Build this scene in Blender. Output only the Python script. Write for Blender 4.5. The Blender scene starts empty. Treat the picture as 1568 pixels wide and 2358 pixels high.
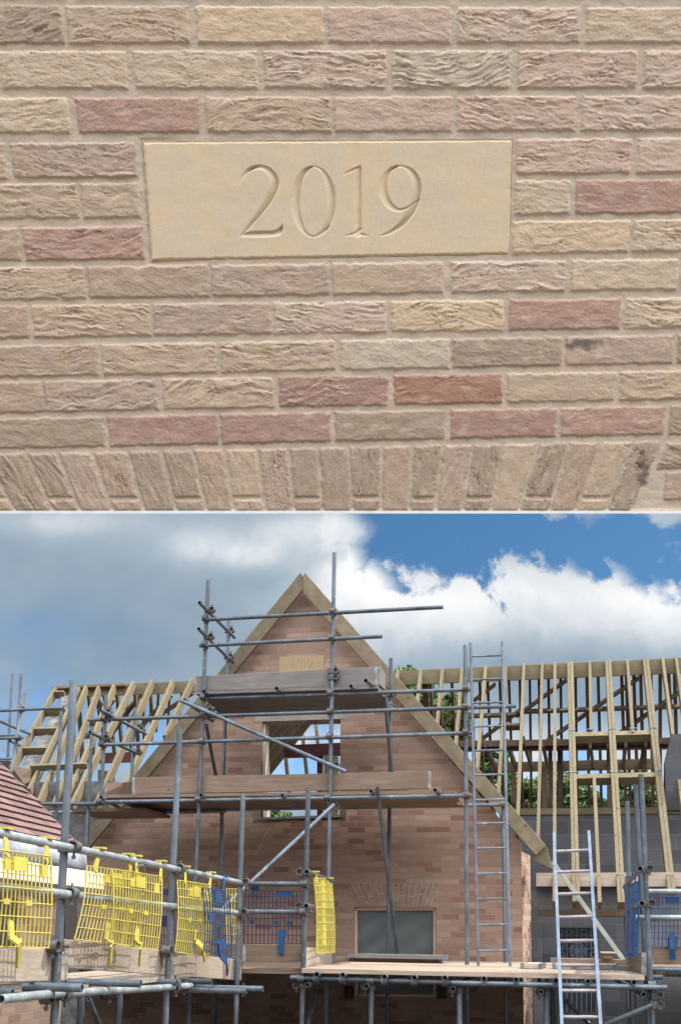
EXPO = 1.6
REAR = 9.5
import bpy, math, random
import numpy as np
from mathutils import Vector as V, Matrix
random.seed(7)
SC = bpy.context.scene
COL = SC.collection
R = math.radians

# ------------------------------------------------------------------ camera
FPX, CX, CY = 2300.0, 784.0, 1770.0
PITCH, ROLL, EYE = R(9.3), R(0.8), 1.85
F0 = V((0, math.cos(PITCH), math.sin(PITCH)))
U0 = V((0, -math.sin(PITCH), math.cos(PITCH)))
R0 = V((1, 0, 0))
RR = R0 * math.cos(ROLL) + U0 * math.sin(ROLL)
UU = U0 * math.cos(ROLL) - R0 * math.sin(ROLL)
CAM = V((0, 0, EYE))
cam = bpy.data.cameras.new('camera')
camo = bpy.data.objects.new('camera', cam)
COL.objects.link(camo)
M = Matrix(((RR.x, UU.x, -F0.x, CAM.x), (RR.y, UU.y, -F0.y, CAM.y), (RR.z, UU.z, -F0.z, CAM.z), (0, 0, 0, 1)))
camo.matrix_world = M
cam.sensor_width = 36
cam.lens = FPX / 2358 * 36
cam.shift_y = (CY - 1179) / 2358
cam.clip_start = 0.05
cam.clip_end = 3000
SC.camera = camo

def ray(px, py):
    return F0 + RR * ((px - CX) / FPX) - UU * ((py - CY) / FPX)

# survey frames: the gable front (u along it, w out towards the street)
YAW = R(10.9)
GO = V((0, 13.2, 0))
GU = V((math.cos(YAW), -math.sin(YAW), 0))
GN = V((-math.sin(YAW), -math.cos(YAW), 0))
Z = V((0, 0, 1))

def hit(px, py, p0, n):
    d = ray(px, py)
    t = (p0 - CAM).dot(n) / d.dot(n)
    return CAM + d * t

def at(px, py, w):
    return hit(px, py, GO + GN * w, GN)

def G(u, w, z):
    return GO + GU * u + GN * w + Z * z

def loc(P):
    q = P - GO
    return (q.dot(GU), q.dot(GN), q.z)

def depth(px, py, y):
    d = ray(px, py)
    return CAM + d * (y / d.y)

LA, LB = depth(148, 2000, 5.85), depth(555, 2000, 9.75)
LD = V((LB.x - LA.x, LB.y - LA.y, 0)).normalized()
LN = V((LD.y, -LD.x, 0))

def atL(px, py, off=0.0):
    return hit(px, py, LA + LN * off, LN)

# ------------------------------------------------------------------ mesh helpers
class MB:
    def __init__(s):
        s.v, s.f = [], []

    def add(s, vs, fs):
        o = len(s.v)
        s.v += [V(p) for p in vs]
        s.f += [[i + o for i in q] for q in fs]

    def prism(s, pts, vec):
        n = len(pts)
        vec = V(vec)
        vs = [V(p) for p in pts] + [V(p) + vec for p in pts]
        fs = [list(range(n))[::-1], list(range(n, 2 * n))]
        fs += [[i, (i + 1) % n, n + (i + 1) % n, n + i] for i in range(n)]
        nn = (vs[1] - vs[0]).cross(vs[2] - vs[0])
        if nn.dot(vec) < 0:
            fs = [q[::-1] for q in fs]
        s.add(vs, fs)

    def beam(s, a, b, wd, ht, up=Z):
        a, b = V(a), V(b)
        d = (b - a).normalized()
        sd = d.cross(up).normalized()
        u2 = sd.cross(d).normalized()
        x, y = sd * (wd / 2), u2 * (ht / 2)
        s.prism([a - x - y, a + x - y, a + x + y, a - x + y], b - a)

    def tube(s, a, b, r=0.02415, seg=12, ri=0.019, caps=False):
        a, b = V(a), V(b)
        d = (b - a).normalized()
        t = V((0, 0, 1)) if abs(d.z) < .9 else V((1, 0, 0))
        x = d.cross(t).normalized()
        y = d.cross(x)
        ring = [x * math.cos(2 * math.pi * i / seg) + y * math.sin(2 * math.pi * i / seg) for i in range(seg)]
        vs, fs = [], []
        if caps:
            vs = [a + q * r for q in ring] + [b + q * r for q in ring]
            fs = [[i, seg + i, seg + (i + 1) % seg, (i + 1) % seg] for i in range(seg)]
            fs += [list(range(seg)), list(range(seg, 2 * seg))[::-1]]
        else:
            dp = d * min(.25, (b - a).length * .45)
            for P, rr in ((a + dp, ri), (a, ri), (a, r), (b, r), (b, ri), (b - dp, ri)):
                vs += [P + q * rr for q in ring]
            for k in range(5):
                fs += [[k * seg + i, (k + 1) * seg + i, (k + 1) * seg + (i + 1) % seg, k * seg + (i + 1) % seg] for i in range(seg)]
            fs += [list(range(seg)), list(range(5 * seg, 6 * seg))[::-1]]
        s.add(vs, fs)

    def build(s, name, m, parent=None, smooth=False, local=False):
        me = bpy.data.meshes.new(name)
        inv = ROOTM[parent.name] if (parent is not None and not local) else Matrix()
        me.from_pydata([tuple(inv @ p) for p in s.v], [], s.f)
        me.materials.append(m)
        if smooth:
            me.polygons.foreach_set('use_smooth', [True] * len(me.polygons))
            try:
                me.set_sharp_from_angle(angle=R(40))
            except Exception:
                pass
        o = bpy.data.objects.new(name, me)
        COL.objects.link(o)
        if parent is not None:
            o.parent = parent
            ROOTM[o.name] = ROOTM[parent.name]
        return o

ROOTM = {}

def tag(o, label=None, cat=None, group=None, kind=None):
    for k, x in (('label', label), ('category', cat), ('group', group), ('kind', kind)):
        if x:
            o[k] = x
    return o

def thing(name, label, cat, P=(0, 0, 0), rotz=0.0, group=None):
    o = bpy.data.objects.new(name, None)
    o.empty_display_size = .2
    COL.objects.link(o)
    o.location = P
    o.rotation_euler = (0, 0, rotz)
    ROOTM[o.name] = (Matrix.Translation(V(P)) @ Matrix.Rotation(rotz, 4, 'Z')).inverted()
    return tag(o, label, cat, group)

# ------------------------------------------------------------------ materials
def srgb(r, g, b):
    f = lambda c: (c / 255 / 12.92) if c <= 10 else ((c / 255 + .055) / 1.055) ** 2.4
    return (f(r), f(g), f(b))

class NT:
    def __init__(s, nt):
        s.t = nt
        s.n, s.l = nt.nodes, nt.links

    def new(s, typ, **kw):
        x = s.n.new(typ)
        for k, v in kw.items():
            if k == 'inp':
                for kk, vv in v.items():
                    if isinstance(vv, bpy.types.NodeSocket):
                        s.l.new(vv, x.inputs[kk])
                    else:
                        x.inputs[kk].default_value = vv
            else:
                setattr(x, k, v)
        return x

    def math(s, op, a, b=0.0, c=None, clamp=False):
        x = s.n.new('ShaderNodeMath')
        x.operation = op
        x.use_clamp = clamp
        for i, q in enumerate((a, b) if c is None else (a, b, c)):
            if isinstance(q, bpy.types.NodeSocket):
                s.l.new(q, x.inputs[i])
            else:
                x.inputs[i].default_value = q
        return x.outputs[0]

    def mix(s, f, a, b, mode='MIX'):
        x = s.n.new('ShaderNodeMix')
        x.data_type = 'RGBA'
        x.blend_type = mode
        for i, q in ((0, f), (6, a), (7, b)):
            if isinstance(q, bpy.types.NodeSocket):
                s.l.new(q, x.inputs[i])
            else:
                x.inputs[i].default_value = q if i == 0 else (*q[:3], 1)
        return x.outputs[2]

    def ramp(s, f, lo, hi, a=0.0, b=1.0):
        x = s.new('ShaderNodeMapRange', inp={0: f, 1: lo, 2: hi, 3: a, 4: b})
        x.interpolation_type = 'SMOOTHSTEP'
        return x.outputs[0]

def newmat(name):
    m = bpy.data.materials.new(name)
    m.use_nodes = True
    t = NT(m.node_tree)
    p = m.node_tree.nodes['Principled BSDF']
    return m, t, p

def setc(t, p, key, val):
    if isinstance(val, bpy.types.NodeSocket):
        t.l.new(val, p.inputs[key])
    else:
        p.inputs[key].default_value = val

def plain(name, c, rough=.7, metal=0.0, amt=.25, scale=6.0, stretch=(1, 1, 1), bump=.0, c2=None, rnd=.15, spec=.4, spots=None):
    m, t, p = newmat(name)
    co = t.new('ShaderNodeTexCoord').outputs['Object']
    mp = t.new('ShaderNodeMapping', inp={0: co, 3: stretch}).outputs[0]
    oi = t.new('ShaderNodeObjectInfo').outputs['Random']
    off = t.new('ShaderNodeVectorMath', operation='ADD', inp={0: mp, 1: t.new('ShaderNodeCombineXYZ', inp={0: t.math('MULTIPLY', oi, 37.), 1: t.math('MULTIPLY', oi, 91.)}).outputs[0]}).outputs[0]
    n1 = t.new('ShaderNodeTexNoise', inp={'Vector': off, 'Scale': scale, 'Detail': 6., 'Roughness': .62}).outputs['Fac']
    k = t.ramp(n1, .3, .7)
    c2 = c2 or tuple(x * (1 - amt) for x in c)
    hi = tuple(min(.9, x * (1 + amt * .5)) for x in c)
    base = t.mix(k, c2, hi)
    if spots:
        n5 = t.new('ShaderNodeTexNoise', inp={'Vector': off, 'Scale': 9., 'Detail': 5., 'Roughness': .75}).outputs['Fac']
        base = t.mix(t.math('MULTIPLY', t.ramp(n5, .56, .68), .7), base, spots)
        n6 = t.new('ShaderNodeTexNoise', inp={'Vector': off, 'Scale': 26., 'Detail': 4., 'Roughness': .7, 'Distortion': .5}).outputs['Fac']
        base = t.mix(t.math('MULTIPLY', t.ramp(n6, .62, .72), .6), base, (.16, .11, .08))
    v = t.math('MULTIPLY_ADD', oi, 2 * rnd, 1 - rnd)
    hsv = t.new('ShaderNodeHueSaturation', inp={'Color': base, 'Value': v}).outputs[0]
    setc(t, p, 'Base Color', hsv)
    setc(t, p, 'Metallic', metal)
    setc(t, p, 'Roughness', t.math('MULTIPLY_ADD', n1, .3, rough - .15))
    p.inputs['Specular IOR Level'].default_value = spec
    if bump:
        n2 = t.new('ShaderNodeTexNoise', inp={'Vector': off, 'Scale': scale * 6, 'Detail': 4.}).outputs['Fac']
        b = t.new('ShaderNodeBump', inp={'Strength': bump, 'Distance': .01, 'Height': n2}).outputs[0]
        setc(t, p, 'Normal', b)
    return m

def woodmat(name, c, dark, grain=(5, 5, 5), rough=.75, rnd=.12, knots=True):
    m, t, p = newmat(name)
    co = t.new('ShaderNodeTexCoord').outputs['Object']
    oi = t.new('ShaderNodeObjectInfo').outputs['Random']
    sh = t.new('ShaderNodeCombineXYZ', inp={0: t.math('MULTIPLY', oi, 17.), 1: t.math('MULTIPLY', oi, 53.), 2: t.math('MULTIPLY', oi, 31.)}).outputs[0]
    off = t.new('ShaderNodeVectorMath', operation='ADD', inp={0: co, 1: sh}).outputs[0]
    mp = t.new('ShaderNodeMapping', inp={0: off, 3: grain}).outputs[0]
    n1 = t.new('ShaderNodeTexNoise', inp={'Vector': mp, 'Scale': 3., 'Detail': 6., 'Roughness': .65, 'Distortion': .4}).outputs['Fac']
    n2 = t.new('ShaderNodeTexNoise', inp={'Vector': off, 'Scale': 1.6, 'Detail': 3.}).outputs['Fac']
    base = t.mix(t.ramp(n1, .35, .7), dark, c)
    base = t.mix(t.math('MULTIPLY', t.ramp(n2, .42, .7), .5), base, tuple(x * .62 for x in c))
    n4 = t.new('ShaderNodeTexNoise', inp={'Vector': off, 'Scale': 11., 'Detail': 6., 'Roughness': .75}).outputs['Fac']
    base = t.mix(t.math('MULTIPLY', t.ramp(n4, .60, .72), .45), base, tuple(min(.6, x * 1.35 + .02) for x in c))
    if knots:
        vo = t.new('ShaderNodeTexVoronoi', inp={'Vector': off, 'Scale': 3.2})
        kn = t.ramp(vo.outputs['Distance'], .05, .11, 1., 0.)
        base = t.mix(t.math('MULTIPLY', kn, .75), base, tuple(x * .35 for x in c))
    hsv = t.new('ShaderNodeHueSaturation', inp={'Color': base, 'Value': t.math('MULTIPLY_ADD', oi, 2 * rnd, 1 - rnd)}).outputs[0]
    setc(t, p, 'Base Color', hsv)
    p.inputs['Roughness'].default_value = rough
    p.inputs['Specular IOR Level'].default_value = .25
    b = t.new('ShaderNodeBump', inp={'Strength': .35, 'Distance': .004, 'Height': n1}).outputs[0]
    setc(t, p, 'Normal', b)
    return m

def brickmat(name, c1, c2, mortar, bw=.225, bh=.075, mort=.011, c3=None, axis='XZ', noise=.3, third=.22):
    """courses laid out in the object's own x / z axes"""
    m, t, p = newmat(name)
    co = t.new('ShaderNodeTexCoord').outputs['Object']
    sp = t.new('ShaderNodeSeparateXYZ', inp={0: co})
    hx = sp.outputs[0] if axis == 'XZ' else sp.outputs[1]
    # hand-laid wobble
    nw = t.new('ShaderNodeTexNoise', inp={'Vector': co, 'Scale': 2.2, 'Detail': 2.}).outputs['Fac']
    zz = t.math('ADD', sp.outputs[2], t.math('MULTIPLY_ADD', nw, .016, -.008))
    vec = t.new('ShaderNodeCombineXYZ', inp={0: hx, 1: zz}).outputs[0]
    br = t.new('ShaderNodeTexBrick', inp={'Vector': vec, 'Scale': 1.0, 'Mortar Size': mort / 2, 'Mortar Smooth': .2, 'Bias': 0., 'Brick Width': bw, 'Row Height': bh,
                                          'Color1': (0, 0, 0, 1), 'Color2': (1, 1, 1, 1), 'Mortar': (.5, .5, .5, 1)})
    br.offset = .5
    rv = t.new('ShaderNodeSeparateColor', inp={0: br.outputs['Color']}).outputs[0]
    col = t.mix(t.ramp(rv, .0, .6), c1, c2)
    if c3:
        col = t.mix(t.ramp(rv, 1 - third - .03, 1 - third), col, c3)
    rv2 = t.math('FRACT', t.math('MULTIPLY', rv, 37.7))
    vv = t.math('MULTIPLY_ADD', rv2, .26, .86)
    col = t.mix(1., col, t.new('ShaderNodeCombineColor', inp={0: vv, 1: t.math('MULTIPLY_ADD', rv2, .25, .86), 2: t.math('MULTIPLY_ADD', rv2, .22, .87)}).outputs[0], 'MULTIPLY')
    n1 = t.new('ShaderNodeTexNoise', inp={'Vector': co, 'Scale': 14., 'Detail': 7., 'Roughness': .7}).outputs['Fac']
    n3 = t.new('ShaderNodeTexNoise', inp={'Vector': co, 'Scale': .55, 'Detail': 3.}).outputs['Fac']
    col = t.mix(t.math('MULTIPLY', t.ramp(n1, .45, .72), noise), col, tuple(x * .62 for x in c1))
    mcol = t.mix(t.ramp(n1, .3, .7), tuple(x * .8 for x in mortar), mortar)
    col = t.mix(br.outputs['Fac'], col, mcol)
    col = t.mix(t.ramp(n3, .35, .75, 0., .22), col, tuple(x * 1.25 for x in mortar))
    setc(t, p, 'Base Color', col)
    p.inputs['Roughness'].default_value = .9
    p.inputs['Specular IOR Level'].default_value = .2
    h = t.math('SUBTRACT', t.math('MULTIPLY', n1, .5), br.outputs['Fac'])
    b = t.new('ShaderNodeBump', inp={'Strength': .9, 'Distance': .01, 'Height': h}).outputs[0]
    setc(t, p, 'Normal', b)
    return m

MAT = {}
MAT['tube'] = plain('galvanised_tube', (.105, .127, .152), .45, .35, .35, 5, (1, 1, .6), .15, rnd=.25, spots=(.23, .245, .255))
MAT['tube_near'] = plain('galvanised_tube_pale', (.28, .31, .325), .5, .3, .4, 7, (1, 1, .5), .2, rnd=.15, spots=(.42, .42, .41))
MAT['coupler'] = plain('coupler_steel', (.11, .115, .12), .55, .5, .5, 30, c2=(.08, .065, .052))
MAT['alu'] = plain('ladder_aluminium', (.15, .19, .25), .45, .4, .3, 8, rnd=.1)
MAT['rung'] = plain('ladder_rung', (.27, .245, .25), .5, .3, .3, 8, rnd=.1)
MAT['dark_ladder'] = plain('ladder_steel', (.16, .18, .22), .5, .35, .3, 8)
MAT['rafter'] = woodmat('softwood', (.205, .166, .102), (.14, .112, .066), (14, 14, 1.2))
MAT['ridge'] = woodmat('softwood_ridge', (.195, .155, .096), (.14, .108, .063), (1.2, 14, 14))
MAT['barge'] = woodmat('bargeboard_softwood', (.185, .15, .10), (.135, .104, .065), (3, 9, 3))
MAT['old_timber'] = woodmat('brown_timber', (.15, .105, .068), (.09, .062, .04), (1.2, 14, 14))
MAT['board'] = woodmat('scaffold_board', (.43, .355, .285), (.33, .265, .205), (1.2, 16, 16), rnd=.08)
MAT['board_left'] = woodmat('walkway_board', (.37, .305, .245), (.28, .225, .175), (16, 1.2, 16), rnd=.06)
MAT['board_grey'] = woodmat('weathered_scaffold_board', (.19, .168, .163), (.135, .12, .113), (1.2, 16, 16), rnd=.08)
MAT['board_brown'] = woodmat('brown_scaffold_board', (.215, .15, .11), (.15, .105, .077), (1.2, 16, 16), rnd=.08)
MAT['deck'] = woodmat('deck_board', (.44, .34, .265), (.29, .22, .17), (1.2, 16, 16), rnd=.1)
MAT['steel'] = plain('red_oxide_steel', (.085, .028, .03), .6, .1, .4, 5)
MAT['yellow'] = plain('yellow_plastic', (.46, .385, .065), .45, 0, .12, 5, rnd=.06, spots=(.42, .36, .14))
MAT['blue'] = plain('blue_plastic', (.014, .055, .155), .4, 0, .2, 5, rnd=.1)
MAT['purple'] = plain('navy_plastic', (.014, .014, .055), .4, 0, .2, 5, rnd=.1)
MAT['gable'] = brickmat('gable_brick', (.205, .128, .098), (.262, .174, .133), (.275, .205, .158), c3=(.182, .090, .068), third=.16)
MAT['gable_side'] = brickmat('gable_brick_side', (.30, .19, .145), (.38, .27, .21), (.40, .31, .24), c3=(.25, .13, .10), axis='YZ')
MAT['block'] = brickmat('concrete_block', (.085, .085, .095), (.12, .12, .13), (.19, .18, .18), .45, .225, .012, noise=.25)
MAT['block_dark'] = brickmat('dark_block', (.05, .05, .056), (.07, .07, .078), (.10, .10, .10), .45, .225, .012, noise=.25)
MAT['block_side'] = brickmat('concrete_block_side', (.17, .17, .18), (.22, .22, .23), (.27, .26, .26), .45, .225, .012, axis='YZ', noise=.25)
MAT['rough_block'] = plain('rough_block', (.15, .142, .138), .95, 0, .5, 9, bump=.8)
MAT['voussoir'] = plain('arch_brick', (.235, .15, .116), .9, 0, .35, 12, bump=.5)
MAT['mortar'] = plain('mortar', (.40, .32, .255), .95, 0, .2, 20)
MAT['stone'] = plain('pale_stone', (.42, .34, .22), .9, 0, .12, 5)
MAT['lintel'] = plain('lintel_concrete', (.24, .21, .185), .9, 0, .2, 4)
MAT['frame'] = plain('cream_frame', (.48, .37, .27), .6, 0, .15, 4)
MAT['sheet'] = plain('grey_sheeting', (.085, .095, .098), .5, 0, .15, 2.2, bump=.2, rnd=0, spec=.35)
MAT['band'] = plain('board_end_band', (.26, .25, .24), .6, .3, .5, 12)
MAT['dark'] = plain('dark_timber_and_shade', (.035, .028, .026), .8, 0, .3, 5)  # dark timber, also used for the shade in window openings
MAT['lead'] = plain('grey_membrane', (.30, .325, .37), .6, 0, .3, 4, bump=.6)
MAT['fascia'] = plain('primed_fascia', (.66, .57, .46), .6, 0, .1, 5)
MAT['white'] = plain('white_painted_steel', (.95, .95, .95), .5, 0, .0, 5, rnd=0)
MAT['green_batten'] = plain('pale_green_batten', (.20, .215, .18), .7, 0, .2, 6)
MAT['wire'] = plain('pale_cord', (.45, .42, .36), .7)
# ------------------------------------------------------------------ foreground wall: brickwork with the date stone
def perlin(x, y, seed=0):
    xi, yi = np.floor(x).astype(np.int64), np.floor(y).astype(np.int64)
    xf, yf = x - xi, y - yi

    def g(ix, iy, dx, dy):
        h = (ix * 374761393 + iy * 668265263 + seed * 974711) & 0xffffffff
        h = ((h ^ (h >> 13)) * 1274126177) & 0xffffffff
        a = ((h ^ (h >> 16)) & 0xffff) / 65536. * 2 * math.pi
        return np.cos(a) * dx + np.sin(a) * dy
    u = xf * xf * xf * (xf * (xf * 6 - 15) + 10)
    v = yf * yf * yf * (yf * (yf * 6 - 15) + 10)
    a = g(xi, yi, xf, yf) * (1 - u) + g(xi + 1, yi, xf - 1, yf) * u
    b = g(xi, yi + 1, xf, yf - 1) * (1 - u) + g(xi + 1, yi + 1, xf - 1, yf - 1) * u
    return (a * (1 - v) + b * v) * 1.45

def fbm(x, y, seed, octv=4, gain=.55):
    s, a = 0, 1.
    for k in range(octv):
        s = s + a * perlin(x * 2 ** k, y * 2 ** k, seed + k * 17)
        a *= gain
    return s

def sst(a, b, x):
    t = np.clip((x - a) / (b - a), 0, 1)
    return t * t * (3 - 2 * t)

# the wall's plane, from the vanishing points of its courses and perpends
VV, VH = np.array([1000., 8800.]), np.array([37000., 150.])
def gline(px, py):
    return (VH[0] - VV[0]) * (py - VV[1]) - (VH[1] - VV[1]) * (px - VV[0])
G0 = gline(754., 462.)
ZC = 1.87
def wallP(px, py):
    """photo survey coordinates -> points on the wall plane (numpy)"""
    z = ZC / (gline(px, py) / G0)
    X = (px - CX) / FPX * z
    Y = -(py - CY) / FPX * z
    P = np.empty(np.shape(px) + (3,))
    for i in range(3):
        P[..., i] = CAM[i] + F0[i] * z + RR[i] * X + UU[i] * Y
    return P
q0, q1, q2 = wallP(np.array([400., 1200., 800.]), np.array([700., 700., 200.]))
WN = np.cross(q1 - q0, q2 - q0)
WN /= np.linalg.norm(WN)
if WN @ (np.array(CAM) - q0) < 0:
    WN = -WN
WUP = q2 - (q0 + q1) / 2
WUP -= WN * (WUP @ WN)
WUP /= np.linalg.norm(WUP)

# palette of the bricks (as read off the photograph, lightness evened out)
PAL = {'B': (202, 182, 154), 'T': (193, 171, 145), 'N': (183, 160, 137), 'Y': (208, 184, 150), 'R': (181, 147, 129), 'P': (199, 173, 152),
       'O': (176, 136, 112), 'G': (197, 181, 157), 'K': (174, 154, 132), 'L': (200, 178, 157), 'D': (173, 139, 124), 'A': (184, 162, 142)}
SEC = {'B': (206, 184, 150), 'T': (196, 172, 136), 'N': (186, 160, 128), 'Y': (212, 190, 156), 'R': (192, 160, 140), 'P': (204, 178, 154),
       'O': (168, 122, 100), 'G': (202, 187, 162), 'K': (172, 150, 122), 'L': (205, 181, 152), 'D': (184, 153, 136), 'A': (192, 166, 138)}
# rows: (top-left y, bottom-left y, top-right y, bottom-right y, [(x0, x1, colour, texture)])
ROWS = [
    (15, 100, 20, 98, [(-150, 142, 'K', 'c'), (158, 433, 'T', 'c'), (455, 743, 'Y', 's'), (757, 1036, 'P', 's'), (1054, 1333, 'L', 'c'), (1352, 1632, 'B', 's')]),
    (120, 203, 118, 203, [(-290, -14, 'B', 's'), (4, 292, 'B', 'm'), (312, 592, 'B', 'm'), (610, 888, 'L', 'c'), (905, 1172, 'G', 'c'), (1193, 1464, 'P', 'c'), (1482, 1750, 'L', 'c')]),
    (228, 306, 222, 300, [(-120, 159, 'B', 'm'), (180, 459, 'R', 's'), (477, 760, 'T', 'c'), (772, 1040, 'P', 's'), (1055, 1324, 'P', 'c'), (1340, 1610, 'L', 'c')]),
    (332, 410, 320, 397, [(-260, 13, 'T', 'c'), (31, 314, 'A', 'c'), (1190, 1450, 'P', 'c'), (1467, 1735, 'L', 's')]),
    (425, 503, 415, 490, [(-95, 180, 'T', 'c'), (191, 321, 'T', 'm'), (1187, 1310, 'B', 'm'), (1326, 1590, 'R', 's')]),
    (527, 600, 507, 578, [(-230, 45, 'N', 's'), (58, 330, 'R', 'c'), (1182, 1446, 'Y', 'm'), (1458, 1720, 'B', 'c')]),
    (618, 690, 598, 665, [(-75, 196, 'T', 'c'), (206, 480, 'N', 's'), (489, 757, 'A', 'm'), (767, 1018, 'T', 's'), (1040, 1300, 'L', 'c'), (1315, 1558, 'B', 's'), (1570, 1830, 'B', 'm')]),
    (705, 778, 688, 753, [(-205, 65, 'N', 'm'), (78, 345, 'T', 'c'), (356, 622, 'A', 'm'), (633, 888, 'L', 'c'), (901, 1157, 'Y', 'c'), (1173, 1425, 'R', 's'), (1439, 1695, 'B', 'c')]),
    (798, 868, 772, 835, [(-40, 225, 'N', 'm'), (237, 498, 'T', 'c'), (512, 773, 'T', 'c'), (786, 1033, 'G', 's'), (1044, 1290, 'K', 's'), (1303, 1547, 'A', 's'), (1560, 1810, 'K', 'm')]),
    (880, 950, 855, 918, [(-155, 102, 'N', 's'), (106, 363, 'A', 'c'), (378, 630, 'T', 'c'), (644, 891, 'D', 'c'), (908, 1154, 'O', 'm'), (1169, 1413, 'T', 's'), (1428, 1670, 'T', 'c')]),
    (965, 1032, 935, 998, [(-15, 240, 'K', 's'), (253, 501, 'D', 's'), (511, 760, 'D', 's'), (774, 1021, 'K', 's'), (1039, 1277, 'D', 's'), (1292, 1526, 'R', 's'), (1542, 1780, 'K', 'm')]),
]
def quad_brick(x0, x1, ytl, ybl, ytr, ybr):
    """a brick between two courses: its four edges as lines; perpends aim at their vanishing point"""
    yt = lambda X: ytl + (ytr - ytl) * X / 1568.
    yb = lambda X: ybl + (ybr - ybl) * X / 1568.
    ym = (yt((x0 + x1) / 2) + yb((x0 + x1) / 2)) / 2
    sl = lambda x: (VV[0] - x) / (VV[1] - ym)
    return (x0, x1, ym, sl(x0), sl(x1), (ytl, (ytr - ytl) / 1568.), (ybl, (ybr - ybl) / 1568.))

BR = []
rng = random.Random(11)
for (a, b, c, d, row) in ROWS:
    row = list(row)
    x = row[0][0] - 16
    while x > -1500:                      # the courses run on past both sides
        w = rng.uniform(258, 272)
        row.append((x - w, x, rng.choice('BTNKALRTB'), rng.choice('csmc')))
        x -= w + rng.uniform(13, 18)
    x = max(q[1] for q in row) + 16
    while x < 3000:
        w = rng.uniform(240, 262)
        row.append((x, x + w, rng.choice('BTNKALRTB'), rng.choice('csmc')))
        x += w + rng.uniform(13, 18)
    for (x0, x1, cc, tx) in row:
        BR.append((quad_brick(x0, x1, a, b, c, d), cc, tx))
y = -6.
while y > -560:                           # and upward
    x = -1500 + rng.uniform(0, 200)
    while x < 3000:
        w = rng.uniform(268, 288)
        BR.append((quad_brick(x, x + w, y - 84, y, y - 82, y - 2), rng.choice('BTNKALRTB'), rng.choice('csmc')))
        x += w + 18
    y -= 106
for (ya, yb) in ((1050, 1110), (1126, 1190)):   # courses either side of the arch
    for (x0, x1) in ((-300, -170), (-560, -316), (-820, -576), (-1080, -836), (-1340, -1096), (-1500, -1356)):
        BR.append((quad_brick(x0, x1, ya, yb, ya - 30, yb - 32), rng.choice('KNDA'), rng.choice('cs')))
for (ya, yb, xs) in ((1050, 1109, 1513), (1118, 1181, 1530)):
    x = xs
    while x < 3000:
        BR.append((quad_brick(x, x + 236, ya, yb, ya - 30, yb - 32), rng.choice('KNKA'), rng.choice('cs')))
        x += 250
# flared brick-on-edge arch: joints as (x at y 1036, x at y 1180)
AJ = [(-100, -22), (-42, 38), (58, 124), (131, 186), (211, 262), (294, 333), (371, 407), (444, 476), (517, 539), (592, 612), (665, 678), (732, 742),
      (802, 811), (879, 876), (949, 943), (1017, 1001), (1087, 1063), (1155, 1128), (1234, 1193), (1304, 1263), (1376, 1323), (1450, 1392), (1517, 1452)]

def brick_mask(q, X, Yv):
    x0, x1, ym, s0, s1, (t0, ts), (b0, bs) = q
    dl = X - (x0 + s0 * (Yv - ym))
    dr = (x1 + s1 * (Yv - ym)) - X
    dt = Yv - (t0 + ts * X)
    db = (b0 + bs * X) - Yv
    return dl, dr, dt, db

def relief(a, b, typ, seed):
    """a runs along the brick, b across it (survey units, 1 unit about 0.8 mm) -> height in mm; every brick is thrown differently"""
    rr = random.Random(seed)
    k = {'c': rr.uniform(.85, 1.2), 'm': rr.uniform(.45, .75), 's': rr.uniform(.12, .35)}[typ]
    an, st_, fr_ = rr.uniform(-.14, .14), rr.uniform(.8, 1.5), rr.uniform(.85, 1.4)
    bow, mid = rr.choice((1, 1, 1, -1)) * rr.uniform(6, 26), rr.uniform(90, 190)
    a, b = a * math.cos(an) - b * math.sin(an), a * math.sin(an) + b * math.cos(an)
    flow = b + bow * ((a - mid) / 130.) ** 2 + rr.uniform(7, 14) * perlin(a / 70., b / 60., seed + 5) + 3.5 * perlin(a / 22., b / 18., seed + 6)
    wx = 12 * perlin(a / 55., b / 34., seed + 3)
    n1 = fbm((a + wx) / (66. * st_), flow / (8.5 * fr_), seed, 3, .55)
    n2 = fbm((a + wx) / (48. * st_), flow / (6.2 * fr_), seed + 40, 3, .5)
    gate = sst(-.3, .4, perlin(a / 80., b / 34., seed + 9) + rr.uniform(-.25, .2))
    folds = 1.05 * n1 * (.25 + .75 * gate)
    crease = sst(.15, .0, np.abs(n2)) * (.1 + .9 * gate) * sst(-.2, .3, perlin(a / 46., b / 20., seed + 21))
    split = sst(.07, .0, np.abs(fbm(a / 52., flow / 17., seed + 140, 4, .55))) * sst(.05, .4, perlin(a / 44., b / 26., seed + 151))
    lump = fbm(a / 48., b / 32., seed + 60, 3)
    grain = fbm(a / 4.2, b / 4.2, seed + 70, 2)
    pits = sst(.68, .95, perlin(a / 6.5, b / 6., seed + 77)) * sst(0, .5, perlin(a / 40., b / 40., seed + 78))
    return k * (folds * 1.7 - 2.5 * crease - 2.2 * split) + .9 * lump + .45 * grain - 1.0 * pits - .8 * (1 - k) * sst(.05, 0., np.abs(perlin(a / 42., b / 16., seed + 81))) * sst(.0, .3, perlin(a / 50., b / 50., seed + 83))

def lin(c):
    c = np.array(c, float) / 255.
    return np.where(c <= .04045, c / 12.92, ((c + .055) / 1.055) ** 2.4)

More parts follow.
